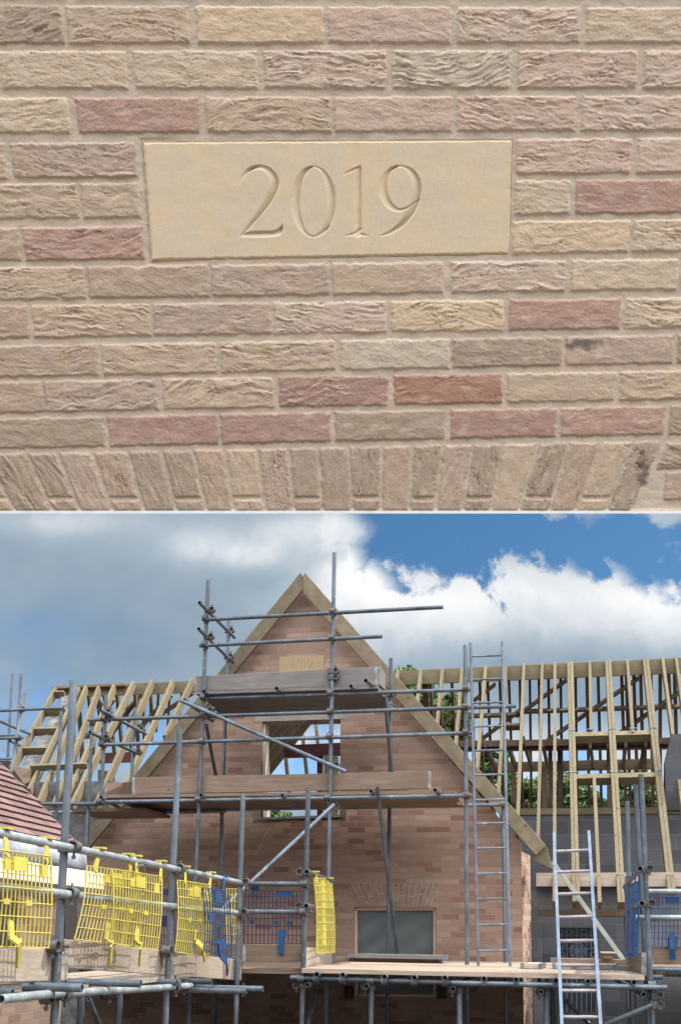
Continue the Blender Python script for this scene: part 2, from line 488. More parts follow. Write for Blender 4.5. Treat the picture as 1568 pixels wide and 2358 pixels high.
ALB = 1.0                                    # reading -> surface colour
xs = np.concatenate([np.arange(-1400, -24, 9.), np.arange(-24, 1594, 2.1), np.arange(1594, 2900, 9.)])
ys = np.concatenate([np.arange(-520, -20, 9.), np.arange(-20, 1175, 2.1), [1176.]])
PX, PY = np.meshgrid(xs, ys)
H = np.zeros_like(PX)
jx = 2.6 * fbm(PX / 26., PY / 26., 500, 3)
jy = 2.4 * fbm(PX / 30., PY / 22., 530, 3)
grit = fbm(PX / 4., PY / 4., 560, 2)
H[:] = .35 * grit + .9 * fbm(PX / 40., PY / 30., 580, 3)
mort = lin((203, 187, 163))
mvar = 1 + .10 * fbm(PX / 60., PY / 40., 600, 4) + .07 * grit
C = mort[None, None, :] * mvar[..., None]
STONE = [(330., 328.), (1178., 323.), (1172., 585.), (350., 600.)]

def lay(sl, dmin, a, b, cc, tx, seed, extra=1.0):
    X, Yv = PX[sl], PY[sl]
    soft = 2.2 * fbm(X / 9., Yv / 9., seed + 300, 2)
    dmin = dmin + 2.4
    cov = sst(-1.6, 2.6, dmin + soft)
    lift = sst(-1.5, 5.5, dmin + .6 * soft)
    hh = 3.3 * lift + relief(a, b, tx, seed) * sst(0, 5, dmin)
    H[sl] = H[sl] * (1 - cov) + hh * cov
    c1, c2 = lin(PAL[cc]), lin(SEC[cc])
    pale = lin((208, 192, 172))
    m1 = sst(-.1, .55, fbm(a / 80., b / 40., seed + 200, 4))[..., None]
    m2 = (sst(.2, .9, fbm(a / 46., b / 24., seed + 230, 4)) * .38)[..., None]
    m3 = (1 + .10 * fbm(a / 9., b / 5., seed + 260, 3))[..., None]
    col = (c1 * (1 - .55 * m1) + c2 * .55 * m1) * m3
    col = col * (1 - m2) + pale * m2
    sp = (sst(.86, .98, perlin(a / 9., b / 9., seed + 290)) * .4)[..., None]
    col = col * (1 - sp) + lin((214, 202, 184)) * sp
    C[sl] = C[sl] * (1 - cov[..., None]) + col * extra * cov[..., None]

def window(xa, xb, ya, yb):
    i0, i1 = np.searchsorted(xs, xa), np.searchsorted(xs, xb)
    j0, j1 = np.searchsorted(ys, ya), np.searchsorted(ys, yb)
    return (slice(j0, j1), slice(i0, i1))

SEED = 1000
for (q, cc, tx) in BR:
    SEED += 7
    x0, x1 = q[0], q[1]
    yt = min(q[5][0] + q[5][1] * x0, q[5][0] + q[5][1] * x1)
    yb = max(q[6][0] + q[6][1] * x0, q[6][0] + q[6][1] * x1)
    sl = window(x0 - 12, x1 + 12, yt - 8, yb + 8)
    X, Yv = PX[sl], PY[sl]
    if X.size == 0:
        continue
    dl, dr, dt, db = brick_mask(q, X, Yv)
    d = np.minimum(np.minimum(dl, dr) + jx[sl], np.minimum(dt, db) + jy[sl])
    if q[2] > 1035:                      # clear of the arch's ends
        d = np.minimum(d, np.maximum(-(X + 60 - (Yv - 1040) * .5 + 60), X - (1515 - (Yv - 1036) * .45) - 14 + 0 * X))
    bend = 10 * np.sin((dl / (x1 - x0)) * math.pi) * rng.choice((-1, 1, 1))
    lay(sl, d, dl, dt + (bend if tx == 'c' else 0), cc, tx, SEED)
for i in range(len(AJ) - 1):
    SEED += 7
    (ta, ba), (tb, bb) = AJ[i], AJ[i + 1]
    sl = window(min(ta, ba) - 12, max(tb, bb) + 12, 1005, 1180)
    X, Yv = PX[sl], PY[sl]
    f = (Yv - 1036) / 144.
    top = 1047 - (X / 1568.) * 30
    dl = X - (ta + (ba - ta) * f) - 5.6
    dr = (tb + (bb - tb) * f) - X - 5.6
    d = np.minimum(np.minimum(dl, dr) + jx[sl] * .8, Yv - top + jy[sl])
    if i % 2 == 0:                        # two headers instead of one stretcher
        d = np.minimum(d, np.abs(Yv - (1148 + rng.uniform(-3, 3))) - 5)
    lay(sl, d, Yv - top, dl * 1.3, rng.choice('KANKTK'), rng.choice('ccms'), SEED)
# soot marks on two bricks
for (sx, sy, rx, ry) in ((1340, 792, 46, 17), (1478, 1082, 16, 42)):
    r2 = ((PX - sx) / rx) ** 2 + ((PY - sy) / ry) ** 2 + .8 * fbm(PX / 24., PY / 16., 777, 3)
    k = (sst(1.2, .1, r2) * .72)[..., None]
    C[:] = C * (1 - k) + lin((92, 84, 78)) * k
# bed for the stone
def line_d(p, q, X, Yv):
    nx, ny = q[1] - p[1], -(q[0] - p[0])
    L = math.hypot(nx, ny)
    return -((X - p[0]) * nx + (Yv - p[1]) * ny) / L
def stone_d(X, Yv):
    return np.minimum.reduce([line_d(STONE[i], STONE[(i + 1) % 4], X, Yv) for i in range(4)])
H = H * sst(1176, 1171, PY) + 2.0 * sst(1171, 1176, PY)
sd = stone_d(PX, PY)
H -= 14 * sst(-.5, 2.5, sd)
H -= 2.2 * sst(-13, -5, sd) * sst(1, -3, sd) * sst(470, 330, PX)
C = C * .87 + C.mean(-1, keepdims=True) * np.array((.14, .133, .127))
C = np.clip(C * np.array((1.03, .985, 1.02)), 0, .85)

def grid_mesh(name, PXg, PYg, Hmm, Cg, mat, parent, back=None):
    n, m = PXg.shape
    P = wallP(PXg, PYg) + WN[None, None, :] * (Hmm[..., None] / 1000.)
    P = P.reshape(-1, 3)
    idx = np.arange(n * m).reshape(n, m)
    quads = np.stack([idx[:-1, :-1], idx[1:, :-1], idx[1:, 1:], idx[:-1, 1:]], -1).reshape(-1, 4)
    loop = np.concatenate([idx[0, :-1], idx[:-1, -1], idx[-1, :0:-1], idx[:0:-1, 0]])
    nb = len(loop)
    cols = np.concatenate([Cg.reshape(-1, 3), np.ones((n * m, 1))], 1)
    bp = P[loop] - WN * back[0]
    if back[1]:
        bot = np.zeros(n * m, bool)
        bot[idx[-1]] = True
        bp = bp + np.where(bot[loop][:, None], WUP[None] * back[1], 0)
    base = len(P)
    P = np.concatenate([P, bp])
    cols = np.concatenate([cols, cols[loop]])
    l2 = np.roll(loop, -1)
    bi = base + np.arange(nb)
    sides = np.stack([loop, l2, np.roll(bi, -1), bi], -1)
    quads = np.concatenate([quads, sides])
    me = bpy.data.meshes.new(name)
    nq = len(quads)
    me.vertices.add(len(P))
    me.vertices.foreach_set('co', P.astype(np.float32).ravel())
    me.loops.add(nq * 4 + nb)
    me.polygons.add(nq + 1)
    me.loops.foreach_set('vertex_index', np.concatenate([quads.ravel(), bi[::-1]]).astype(np.int32))
    me.polygons.foreach_set('loop_start', np.concatenate([np.arange(nq) * 4, [nq * 4]]).astype(np.int32))
    sm = np.ones(nq + 1, bool)
    sm[nq - nb:] = False
    me.update(calc_edges=True)
    me.validate()
    me.polygons.foreach_set('use_smooth', sm)
    at_ = me.color_attributes.new('Col', 'FLOAT_COLOR', 'POINT')
    at_.data.foreach_set('color', cols.astype(np.float32).ravel())
    me.materials.append(mat)
    o = bpy.data.objects.new(name, me)
    COL.objects.link(o)
    if parent:
        o.parent = parent
        ROOTM[o.name] = Matrix()
    return o

def masonry(name, grit_s, grit_a, bump, tint=None):
    m, t, p = newmat(name)
    a = t.new('ShaderNodeAttribute', attribute_name='Col').outputs['Color']
    co = t.new('ShaderNodeTexCoord').outputs['Object']
    n1 = t.new('ShaderNodeTexNoise', inp={'Vector': co, 'Scale': grit_s, 'Detail': 5., 'Roughness': .7}).outputs['Fac']
    k = t.math('MULTIPLY_ADD', n1, 2 * grit_a, 1 - grit_a)
    col = t.mix(1., a, t.new('ShaderNodeCombineColor', inp={0: k, 1: k, 2: k}).outputs[0], 'MULTIPLY')
    if tint:
        col = t.mix(1., col, tint, 'MULTIPLY')
    setc(t, p, 'Base Color', col)
    p.inputs['Roughness'].default_value = .92
    p.inputs['Specular IOR Level'].default_value = .15
    b = t.new('ShaderNodeBump', inp={'Strength': bump, 'Distance': .0015, 'Height': n1}).outputs[0]
    setc(t, p, 'Normal', b)
    return m
M_MAS = masonry('creased_brick', 420., .22, .7)
M_STONE = masonry('carved_stone', 300., .04, .15)

wall = grid_mesh('brick_wall', PX, PY, H, C, M_MAS, None, (.105, .075))
ROOTM[wall.name] = Matrix()
tag(wall, 'close beige creased brick wall with a pale 2019 date stone above a flared brick arch', 'brick wall', kind='thing')

# ---- the stone: numerals cut with a chisel, strokes as (x, y, half width)
def stroke(pts, n=14):
    """Catmull-Rom through (x, y, r)"""
    P = [pts[0]] + list(pts) + [pts[-1]]
    out = []
    for i in range(1, len(P) - 2):
        for k in range(n):
            t = k / n
            out.append(tuple(.5 * (2 * P[i][j] + (P[i + 1][j] - P[i - 1][j]) * t + (2 * P[i - 1][j] - 5 * P[i][j] + 4 * P[i + 1][j] - P[i + 2][j]) * t * t
                                   + (3 * P[i][j] - P[i - 1][j] - 3 * P[i + 1][j] + P[i + 2][j]) * t ** 3) for j in range(3)))
    out.append(tuple(pts[-1]))
    return out
def oval(cx, cy, rx, ry, thick, thin, a0=0., a1=360., n=60):
    out = []
    for i in range(n + 1):
        a = R(a0 + (a1 - a0) * i / n)
        out.append((cx + rx * math.cos(a), cy - ry * math.sin(a), thin + (thick - thin) * abs(math.cos(a)) ** 1.6))
    return out
STROKES = [
    stroke([(552, 427, 1.5), (556, 412, 2.6), (567, 397, 4), (584, 388, 5), (602, 386, 6), (620, 395, 8), (631, 412, 10), (632, 430, 10), (624, 452, 8.5), (608, 478, 6.5), (588, 504, 5), (570, 526, 4), (556, 544, 2.5)]),
    stroke([(554, 544.5, 1.2), (572, 541, 6), (600, 539.5, 7.5), (626, 539, 7), (640, 536, 7), (647, 528, 4.5), (651, 517, 1.4)]),
    oval(722, 465, 41.5, 80.5, 10.5, 2.2),
    stroke([(792, 402, 1.4), (810, 393, 2.6), (830, 383, 1.6)], 10),
    stroke([(829, 386, 3), (825, 396, 8), (824, 440, 9.5), (824, 500, 9.5), (824, 530, 9.5), (823, 541, 7)], 10),
    stroke([(794, 543.5, 1.4), (806, 541.5, 2.6), (823, 539, 5), (838, 541.5, 3), (850, 543.5, 1.4)], 8),
    stroke([(941, 477, 1.6), (930, 482, 3), (916, 484, 5), (899, 475, 8), (886, 456, 10), (882, 432, 9.5), (886, 410, 7.5), (898, 392, 4.5), (916, 383.5, 2.6), (934, 387, 4.5), (950, 401, 8.5), (959, 424, 10.5), (958, 452, 11), (948, 482, 9.5), (930, 510, 7), (906, 531, 4.5), (886, 541, 3), (874, 545, 1.2)]),
]
def build_stone():
    step = 1.25
    U = np.linspace(0, 1, 690)
    Vv = np.linspace(0, 1, 216)
    uu, vv = np.meshgrid(U, Vv)
    e = [np.array(p) for p in STONE]
    P = (e[0][None, None] * ((1 - uu) * (1 - vv))[..., None] + e[1][None, None] * (uu * (1 - vv))[..., None]
         + e[2][None, None] * (uu * vv)[..., None] + e[3][None, None] * ((1 - uu) * vv)[..., None])
    X, Yv = P[..., 0], P[..., 1]
    dep = np.full(X.shape, -1e3)
    for st in STROKES:
        st = np.array(st)
        for i in range(len(st) - 1):
            (ax, ay, ra), (bx, by, rb) = st[i], st[i + 1]
            m = (X > min(ax, bx) - 16) & (X < max(ax, bx) + 16) & (Yv > min(ay, by) - 16) & (Yv < max(ay, by) + 16)
            if not m.any():
                continue
            x, y = X[m], Yv[m]
            L2 = (bx - ax) ** 2 + (by - ay) ** 2 + 1e-9
            t = np.clip(((x - ax) * (bx - ax) + (y - ay) * (by - ay)) / L2, 0, 1)
            d = np.hypot(x - ax - t * (bx - ax), y - ay - t * (by - ay))
            dep[m] = np.maximum(dep[m], ra + (rb - ra) * t - d)
    inside = dep > 0
    # chisel cut leans: steep under the upper right edge, shallow on the other side
    cut = np.zeros_like(dep)
    far = np.zeros_like(dep)
    run = inside.copy()
    for k in range(1, 30):
        sh = np.zeros_like(inside)
        a, b = int(round(k * .82)), int(round(k * .58))
        if a >= inside.shape[1] or b >= inside.shape[0]:
            break
        sh[:inside.shape[0] - 0, :] = False
        sh[b:, :inside.shape[1] - a] = inside[:inside.shape[0] - b, a:] if b else inside[:, a:]
        run = run & sh
        far += run
    steep = np.clip(far, 0, 6) * 3.4 + .35
    shallow = np.clip(dep, 0, None) * .62 + 0 * far
    edge = np.clip(dep, 0, None)
    cut = np.where(inside, np.minimum(steep, 8.5) * sst(0, 1.6, edge), 0)
    # slope up towards the lower-left lip
    near = np.zeros_like(dep)
    run = inside.copy()
    for k in range(1, 34):
        sh = np.zeros_like(inside)
        a, b = int(round(k * .82)), int(round(k * .58))
        sh[:inside.shape[0] - b, a:] = inside[b:, :inside.shape[1] - a]
        run = run & sh
        near += run
    cut = np.where(inside, np.minimum(cut, near * .26 + .4), 0)
    c2 = cut.copy()
    for _ in range(1):
        c2[1:-1, 1:-1] = (cut[1:-1, 1:-1] * 4 + cut[:-2, 1:-1] + cut[2:, 1:-1] + cut[1:-1, :-2] + cut[1:-1, 2:]) / 8
        cut = c2.copy()
    d = stone_d(X, Yv)
    hh = 2.6 + .25 * fbm(X / 60., Yv / 50., 900, 3) - cut - 2.2 * sst(5, 0, d + 1.5 * fbm(X / 14., Yv / 14., 903, 3))
    c1, cw = lin((212, 196, 164)), lin((208, 195, 170))
    m1 = sst(-.3, .6, fbm(X / 130., Yv / 90., 910, 4))[..., None]
    col = c1 * m1 + cw * (1 - m1)
    oc = (sst(.15, .8, fbm(X / 60., Yv / 60., 920, 4)) * .16)[..., None]
    col = col * (1 - oc) + lin((206, 188, 148)) * oc
    col = col * (1 + .025 * fbm(X / 8., Yv / 8., 930, 3))[..., None]
    tool = fbm(X / 3., Yv / 26., 950, 2)
    hh += .10 * tool + .10 * fbm(X / 3.2, Yv / 3.2, 955, 2)
    ed = (sst(9, 1, d + 3 * fbm(X / 12., Yv / 12., 940, 2)) * .3)[..., None]
    col = col * (1 - ed) + lin((196, 170, 120)) * ed
    return grid_mesh('date_stone', X, Yv, hh, np.clip(col * np.array((1.05, .985, .99)), 0, .85), M_STONE, wall, (.016, 0))
stone = build_stone()

mb = MB()
ea = wallP(np.array([-1400., 2900., 2900., -1400.]), np.array([1176.1, 1176.1, 1182.3, 1182.3])) + WN * .0022
sl = -WN * .11 + WUP * .085
mb.prism([V(p) for p in ea], V(sl))
mb.build('white_edge_strip', MAT['white'], wall)
# ------------------------------------------------------------------ the gable house
def aim(px, py, w):
    return at(px, py, w)

def bo(o, wd=.006, seg=1):
    b = o.modifiers.new('edge', 'BEVEL')
    b.width, b.segments, b.limit_method = wd, seg, 'ANGLE'
    return o

house = thing('gabled_house', 'pink brick gabled house with timber bargeboards and a grey sheeted lower window', 'house', GO, -YAW)
def uz(px, py, w=0.0):
    u, _, z = loc(at(px, py, w))
    return u, z

ap = uz(696, 1352)
uL, uR = uz(196, 2000)[0], uz(1201, 2100)[0]
bl, br = uz(214, 1942), uz(1201, 1942)
zl = ap[1] - (ap[1] - bl[1])
# outline, left rake stepped course by course as laid
slopeL = (ap[1] - bl[1]) / (ap[0] - uL)
slopeR = (ap[1] - br[1]) / (uR - ap[0])
out = [(uL, -.2), (uR, -.2), (uR, br[1]), ap]
zc, st = ap[1] - .075, []
while zc > bl[1]:
    u = ap[0] - (ap[1] - zc) / slopeL
    st += [(u + .075 / slopeL * .6, zc + .075), (u + .075 / slopeL * .6, zc)]
    zc -= .075
out += [(a, b) for a, b in st] + [(uL, bl[1])]
w0, w1 = uz(604, 1661), uz(781, 1888)
holeU = [w0, (w1[0], w0[1]), w1, (w0[0], w1[1])]
l0, l1 = uz(815, 2089), uz(1004, 2299)
holeL = [l0, (l1[0], l0[1]), l1, (l0[0], l1[1])]
def wall_panel(name, outline, holes, w, thick, m, parent):
    bm_ = bpy.data.meshes.new(name)
    import bmesh
    bm = bmesh.new()
    edges = []
    for ring in [outline] + holes:
        vs = [bm.verts.new(ROOTM[parent.name] @ G(a, w, b)) for a, b in ring]
        edges += [bm.edges.new((vs[i], vs[(i + 1) % len(vs)])) for i in range(len(vs))]
    bmesh.ops.triangle_fill(bm, use_beauty=True, edges=edges)
    bmesh.ops.recalc_face_normals(bm, faces=bm.faces)
    r = bmesh.ops.extrude_face_region(bm, geom=bm.faces[:])
    vec = ROOTM[parent.name].to_3x3() @ (GN * -thick)
    bmesh.ops.translate(bm, vec=vec, verts=[q for q in r['geom'] if isinstance(q, bmesh.types.BMVert)])
    bmesh.ops.recalc_face_normals(bm, faces=bm.faces)
    bm.to_mesh(bm_)
    bm.free()
    bm_.materials.append(m)
    o = bpy.data.objects.new(name, bm_)
    COL.objects.link(o)
    o.parent = parent
    ROOTM[o.name] = ROOTM[parent.name]
    return o
wall_panel('wall', out, [holeU, holeL], 0, .30, MAT['gable'], house)
# return wall on the right and left
mb = MB()
ue_ = loc(at(1222, 2100, -.75))[0]
mb.prism([G(uR + .002, -.004, -.2), G(ue_, -.75, -.2), G(ue_ - .3, -.75, -.2), G(uR - .25, -.302, -.2), G(uR - .004, -.302, -.2)], Z * (br[1] - .1 + .2))
mb.build('return_wall', MAT['gable_side'], house)
mb = MB()
mb.prism([G(uL, -.302, -.2), G(uL + .3, -.302, -.2), G(uL + .3, -.302, bl[1] - .1), G(uL, -.302, bl[1] - .1)], -GN * 4.5)
mb.build('return_wall', MAT['gable_side'], house)
# date stone of the gable: the same stone, seen from the yard
sg = stone.copy()
sg.data = stone.data.copy()
sg.data.materials[0] = masonry('shaded_stone', 300., .07, .25, (.43, .40, .34))  # darker copy of the stone, the gable's shade put into its tint
sg.name = 'date_stone'
COL.objects.link(sg)
sg.parent = house
c3 = [V(p) for p in wallP(np.array([e[0] for e in STONE]), np.array([e[1] for e in STONE]))]
sx = (c3[1] - c3[0] + c3[2] - c3[3]).normalized()
sn = V(WN)
sy = sn.cross(sx).normalized()
ctr = sum(c3, V()) / 4
Ms = Matrix((sx, sy, sn)).to_4x4() @ Matrix.Translation(-ctr)
tl, brc = at(643, 1510, .0), at(746, 1541, .0)
tw = (at(746, 1507, 0) - at(643, 1510, 0)).length / (c3[1] - c3[0]).length
Mt = Matrix.Translation((at(643, 1511, .004) + at(746, 1546, .004)) / 2 - Z * .0) @ Matrix((GU, Z, GN)).transposed().to_4x4() @ Matrix.Diagonal((tw, tw * 1.22, tw, 1))
sg.data.transform(ROOTM[house.name] @ Mt @ Ms)
ROOTM[sg.name] = ROOTM[house.name]
# upper window: lintel, sill, jamb
mb = MB()
a, b = at(586, 1648, .006), at(800, 1661, .006)
mb.prism([at(586, 1648, .006), at(800, 1641, .006), at(800, 1655, .006), at(586, 1662, .006)], -GN * .2)
mb.build('lintel', MAT['lintel'], house)
mb = MB()
mb.prism([at(600, 1882, .05), at(792, 1876, .05), at(792, 1881, .05), at(600, 1888, .05)], -GN * .3)
mb.build('window_sill', MAT['rough_block'], house)
mb = MB()
mb.prism([at(604, 1664, -.05), at(611, 1664, -.05), at(613, 1888, -.05), at(606, 1888, -.05)], -GN * .2)
mb.build('cavity_closer', MAT['fascia'], house)
for (xa, xb) in ((583, 600), (782, 796)):
    mb = MB()
    y0, y1 = (1869, 1893) if xa < 600 else (1866, 1890)
    mb.prism([at(xa, y0, .012), at(xb, y0 - 1, .012), at(xb, y1 - 1, .012), at(xa, y1, .012)], -GN * .06)
    mb.build('putlog_pocket', MAT['old_timber'], house)  # brown block standing in for the dark hollow of a putlog pocket
# lower window: frame, sheeting, sill, flared arch
win = MB()
def wq(x0, y0, x1, y1, w, t=.05):
    win.prism([at(x0, y0, w), at(x1, y0, w), at(x1, y1, w), at(x0, y1, w)], -GN * t)
wq(815, 2089, 1004, 2096.5, -.05)
wq(815, 2096.6, 822, 2299, -.05)
wq(997, 2096.6, 1004, 2299, -.05)
wq(822.1, 2290, 996.9, 2299, -.05)
wf = win.build('window', MAT['frame'], house)
bo(wf)
nx, ny = 22, 26
sh = MB()
vs = []
for j in range(ny + 1):
    for i in range(nx + 1):
        px, py = 821 + 177 * i / nx, 2095 + 198 * j / ny
        wv = -.092 + .010 * math.sin(i * .55 + j * .5) * math.sin(j * .33 + 1) + .007 * math.sin((i * .8 + j) * .8)
        vs.append(at(px, py, wv))
fs = [[j * (nx + 1) + i, (j + 1) * (nx + 1) + i, (j + 1) * (nx + 1) + i + 1, j * (nx + 1) + i + 1] for j in range(ny) for i in range(nx)]
sh.add(vs, fs)
sh.build('sheeting', MAT['sheet'], wf, smooth=True)
for (xa, xb) in ((792, 813), (1006, 1027)):
    mb = MB()
    mb.prism([at(xa, 2271, .06), at(xb, 2271, .06), at(xb, 2300, .06), at(xa, 2300, .06)], -GN * .055)
    bo(mb.build('packing_block', MAT['dark'], house))
arch = MB()
n = 16
for i in range(n):
    def pt(f, top):
        if top:
            return 796 + (1013 - 796) * f, 2035 - 2 * f
        return 826 + (990 - 826) * f, 2086
    g = .10
    f0, f1 = (i + g) / n, (i + 1 - g) / n
    mids = (.5 + .1 * math.sin(i * 2.4)) if i % 2 else None
    def P(f, t):
        a, b = pt(f, True), pt(f, False)
        return at(a[0] + (b[0] - a[0]) * t, a[1] + (b[1] - a[1]) * t, .011)
    segs = [(0, 1)] if mids is None else [(0, mids - .025), (mids + .025, 1)]
    for (ta, tb) in segs:
        arch.prism([P(f0, ta), P(f1, ta), P(f1, tb), P(f0, tb)], -GN * .009)
ao = MB()
ao.prism([at(796.3, 2034.6, .004), at(1012.8, 2032.6, .004), at(990.5, 2086.6, .004), at(825.5, 2086.6, .004)], -GN * .003)
ar = ao.build('flared_arch', MAT['mortar'], house)
arch.build('arch_bricks', MAT['voussoir'], ar)

# bargeboards
def barge(o0, o1, i1, i0, w=.16, name='bargeboard'):
    mb = MB()
    mb.prism([at(*o0, w), at(*o1, w), at(*i1, w), at(*i0, w)], -GN * .05)
    return bo(mb.build(name, MAT['barge'], house), .005)
mb = MB()
mb.prism([at(692, 1318, .16), at(697, 1326, .16), at(697, 1358, .16), at(199, 1961, .16), at(178, 1946, .16)], -GN * .05)
bo(mb.build('bargeboard', MAT['barge'], house), .005)
mb = MB()
mb.prism([at(702, 1318, .165), at(1257, 1947, .165), at(1233, 1970, .165), at(697.5, 1364, .165), at(697.5, 1326, .165)], -GN * .05)
bo(mb.build('bargeboard', MAT['barge'], house), .005)
mb = MB()
mb.prism([at(1226, 1944, .10), at(1259, 1951, .10), at(1273, 2003, .10), at(1228, 1981, .10)], -GN * .05)
bo(mb.build('eaves_board', MAT['barge'], house), .005)
mb = MB()
mb.prism([at(1228, 1981, .10), at(1273, 2003, .10), at(1273, 2005, -.35), at(1228, 1984, -.35)], Z * .02)
mb.build('soffit', MAT['barge'], house)
# rafters of the main roof going back
AP = V(at(697, 1350, -.3))
for k in range(9):
    w = -.42 - k * .42
    top_ = G(ap[0], w, ap[1] - .02)
    for sgn in (-1, 1):
        ue = uL + .12 if sgn < 0 else uR - .12
        ze = (bl[1] if sgn < 0 else br[1]) + .0
        e = G(ue, w, ze - .05)
        t2 = top_ + GU * sgn * .02
        mb = MB()
        nrm = (e - t2).normalized().cross(GN)
        if nrm.z < 0:
            nrm = -nrm
        mb.beam(t2 - nrm * .09, e - nrm * .09, .047, .17, nrm)
        mb.build('rafter', MAT['rafter'], house)
mb = MB()
mb.prism([G(ap[0] - .02, -.4, ap[1] - .19), G(ap[0] + .02, -.4, ap[1] - .19), G(ap[0] + .02, -.4, ap[1] - .0), G(ap[0] - .02, -.4, ap[1] - .0)], -GN * 3.6)
mb.build('ridge_board', MAT['ridge'], house)
# boarded slope seen through the open window, red steel, posts
mb = MB()
lo = (uL + .35, bl[1] + .2)
def slopept(f, w, lift=.02):
    return G(uL + (ap[0] - uL) * f, w, bl[1] + (ap[1] - bl[1]) * f + lift)
nb = 14
for i in range(nb):
    f0, f1 = .18 + .66 * i / nb, .18 + .66 * (i + .96) / nb
    nrm = Z * .02
    mb.prism([slopept(f0, -.5), slopept(f1, -.5), slopept(f1, -3.9), slopept(f0, -3.9)], nrm)
mb.build('roof_boarding', MAT['rafter'], house)
mb = MB()
mb.prism([at(655, 1716, -2.6), at(810, 1709, -2.6), at(810, 1737, -2.6), at(655, 1744, -2.6)], -GN * .12)
mb.build('steel_beam', MAT['steel'], house)
mb = MB()
mb.prism([at(730, 1737, -2.7), at(742, 1737, -2.7), at(742, 1900, -2.7), at(730, 1900, -2.7)], -GN * .1)
mb.build('steel_post', MAT['steel'], house)
for (xa, xb, ya, yb) in ((746, 756, 1738, 1890), (760, 778, 1742, 1890)):
    mb = MB()
    mb.prism([at(xa, ya, -2.45), at(xb, ya, -2.45), at(xb, yb, -2.45), at(xa, yb, -2.45)], -GN * .09)
    mb.build('timber_post', MAT['rafter'], house)
for (xa, xb) in ((657, 650), (702, 694), (735, 728)):
    mb = MB()
    mb.beam(at(xb, 1670, -4.3), at(xa + 10, 1830, -3.9), .045, .12, GN)
    mb.build('stud', MAT['rafter'], house)
# shadowy ground floor inside
mb = MB()
mb.prism([G(uL + .35, -3.2, -.1), G(uR - .35, -3.2, -.1), G(uR - .35, -3.2, 2.1), G(uL + .35, -3.2, 2.1)], -GN * .1)
mb.build('inner_wall', MAT['block'], house)
mb = MB()
mb.prism([G(uL + .32, -.31, 2.12), G(uR - .32, -.31, 2.12), G(uR - .32, -3.2, 2.12), G(uL + .32, -3.2, 2.12)], Z * .18)
mb.build('floor_slab', MAT['lintel'], house)
# cord hanging on the brickwork
mb = MB()
mb.tube(at(621, 1903, .03), at(587, 1972, .05), .004, 6, caps=True)
tag(mb.build('hanging_cord', MAT['wire']), 'thin pale cord hanging on the brick gable below the open window', 'cord')

# ------------------------------------------------------------------ right wing: roof timbers over block walls
wing = thing('roof_frame_wing', 'long open roof frame of pale rafters above grey block walls, right of the brick gable', 'house wing', G(3.5, -2, 0), -YAW)
RW, EW = -4.2, -.75
def piece(name, m, a, b, wd, ht, up, parent):
    mb = MB()
    mb.beam(a, b, wd, ht, up)
    return mb.build(name, m, parent)
mb = MB()
mb.prism([at(892, 1546, RW), at(1600, 1513.5, RW), at(1600, 1548, RW), at(892, 1578, RW)], -GN * .045)
mb.build('ridge_board', MAT['ridge'], wing)
SL = V(G(0, EW, 2.24) - G(0, RW, 6.35)).normalized()
SLN = SL.cross(GU)
if SLN.z < 0:
    SLN = -SLN
FR = [((969, 1549), (958, 1645), 0), ((1019, 1544), (1004, 1690), 0), ((1064, 1544), (1047, 1745), 0), ((1118, 1540), (1096, 1800), 0), ((1165, 1537), (1146, 1850), 0),
      ((1206, 1534), (1190, 1925), 0), ((1248, 1532), (1238, 1950), 0), ((1277, 1532), (1276, 2084), 1), ((1312, 1531), (1326, 2084), 2), ((1399, 1527), (1430, 2086), 2),
      ((1485, 1523), (1546, 2067), 2), ((1524, 1521), (1583, 1960), 0), ((1555, 1520), (1615, 1960), 0), ((917, 1549), (908, 1610), 0)]
ztop = None
def along(px0, py0, px1, py1, w0_, w1_):
    return at(px0, py0, w0_), at(px1, py1, w1_)
EZ = at(1276, 2084, EW).z
RZ = at(1277, 1532, RW).z
def on_slope(px, py):
    """point of the front roof slope behind a survey reading"""
    p0 = G(0, RW, RZ)
    d = (G(0, EW, EZ) - p0).normalized()
    nn = d.cross(GU)
    return hit(px, py, p0, nn)
for (a, b, kind) in FR:
    A_, B_ = on_slope(*a), on_slope(*b)
    if kind == 2:
        for s_ in (-.026, .026):
            piece('rafter', MAT['rafter'], A_ + GU * s_, B_ + GU * s_, .047, .15, SLN, wing)
    else:
        piece('rafter', MAT['rafter'], A_, B_, .047, .15, SLN, wing)
for (a, b) in (((1357, 1529), (1360, 1690)), ((1443, 1526), (1456, 1694)), ((1367, 1796), (1380, 2086))):
    piece('rafter', MAT['rafter'], on_slope(*a), on_slope(*b), .047, .15, SLN, wing)
for (a, b) in (((1316, 1697), (1508, 1692)), ((1320, 1794), (1522, 1789))):
    tr = piece('trimmer', MAT['rafter'], on_slope(*a) - SLN * .02, on_slope(*b) - SLN * .02, .10, .15, SLN, wing)
for (x, y) in ((1316, 1696), (1408, 1693), (1503, 1690), (1360, 1694), (1457, 1692), (1320, 1793), (1412, 1792), (1516, 1789)):
    mb = MB()
    P_ = on_slope(x, y) + SLN * .078
    dn = SL
    mb.prism([P_ - GU * .055 - dn * .075, P_ + GU * .055 - dn * .075, P_ + GU * .055 - dn * .055, P_ - GU * .055 - dn * .055], SLN * .006)
    mb.build('joist_hanger', MAT['alu'], wing)
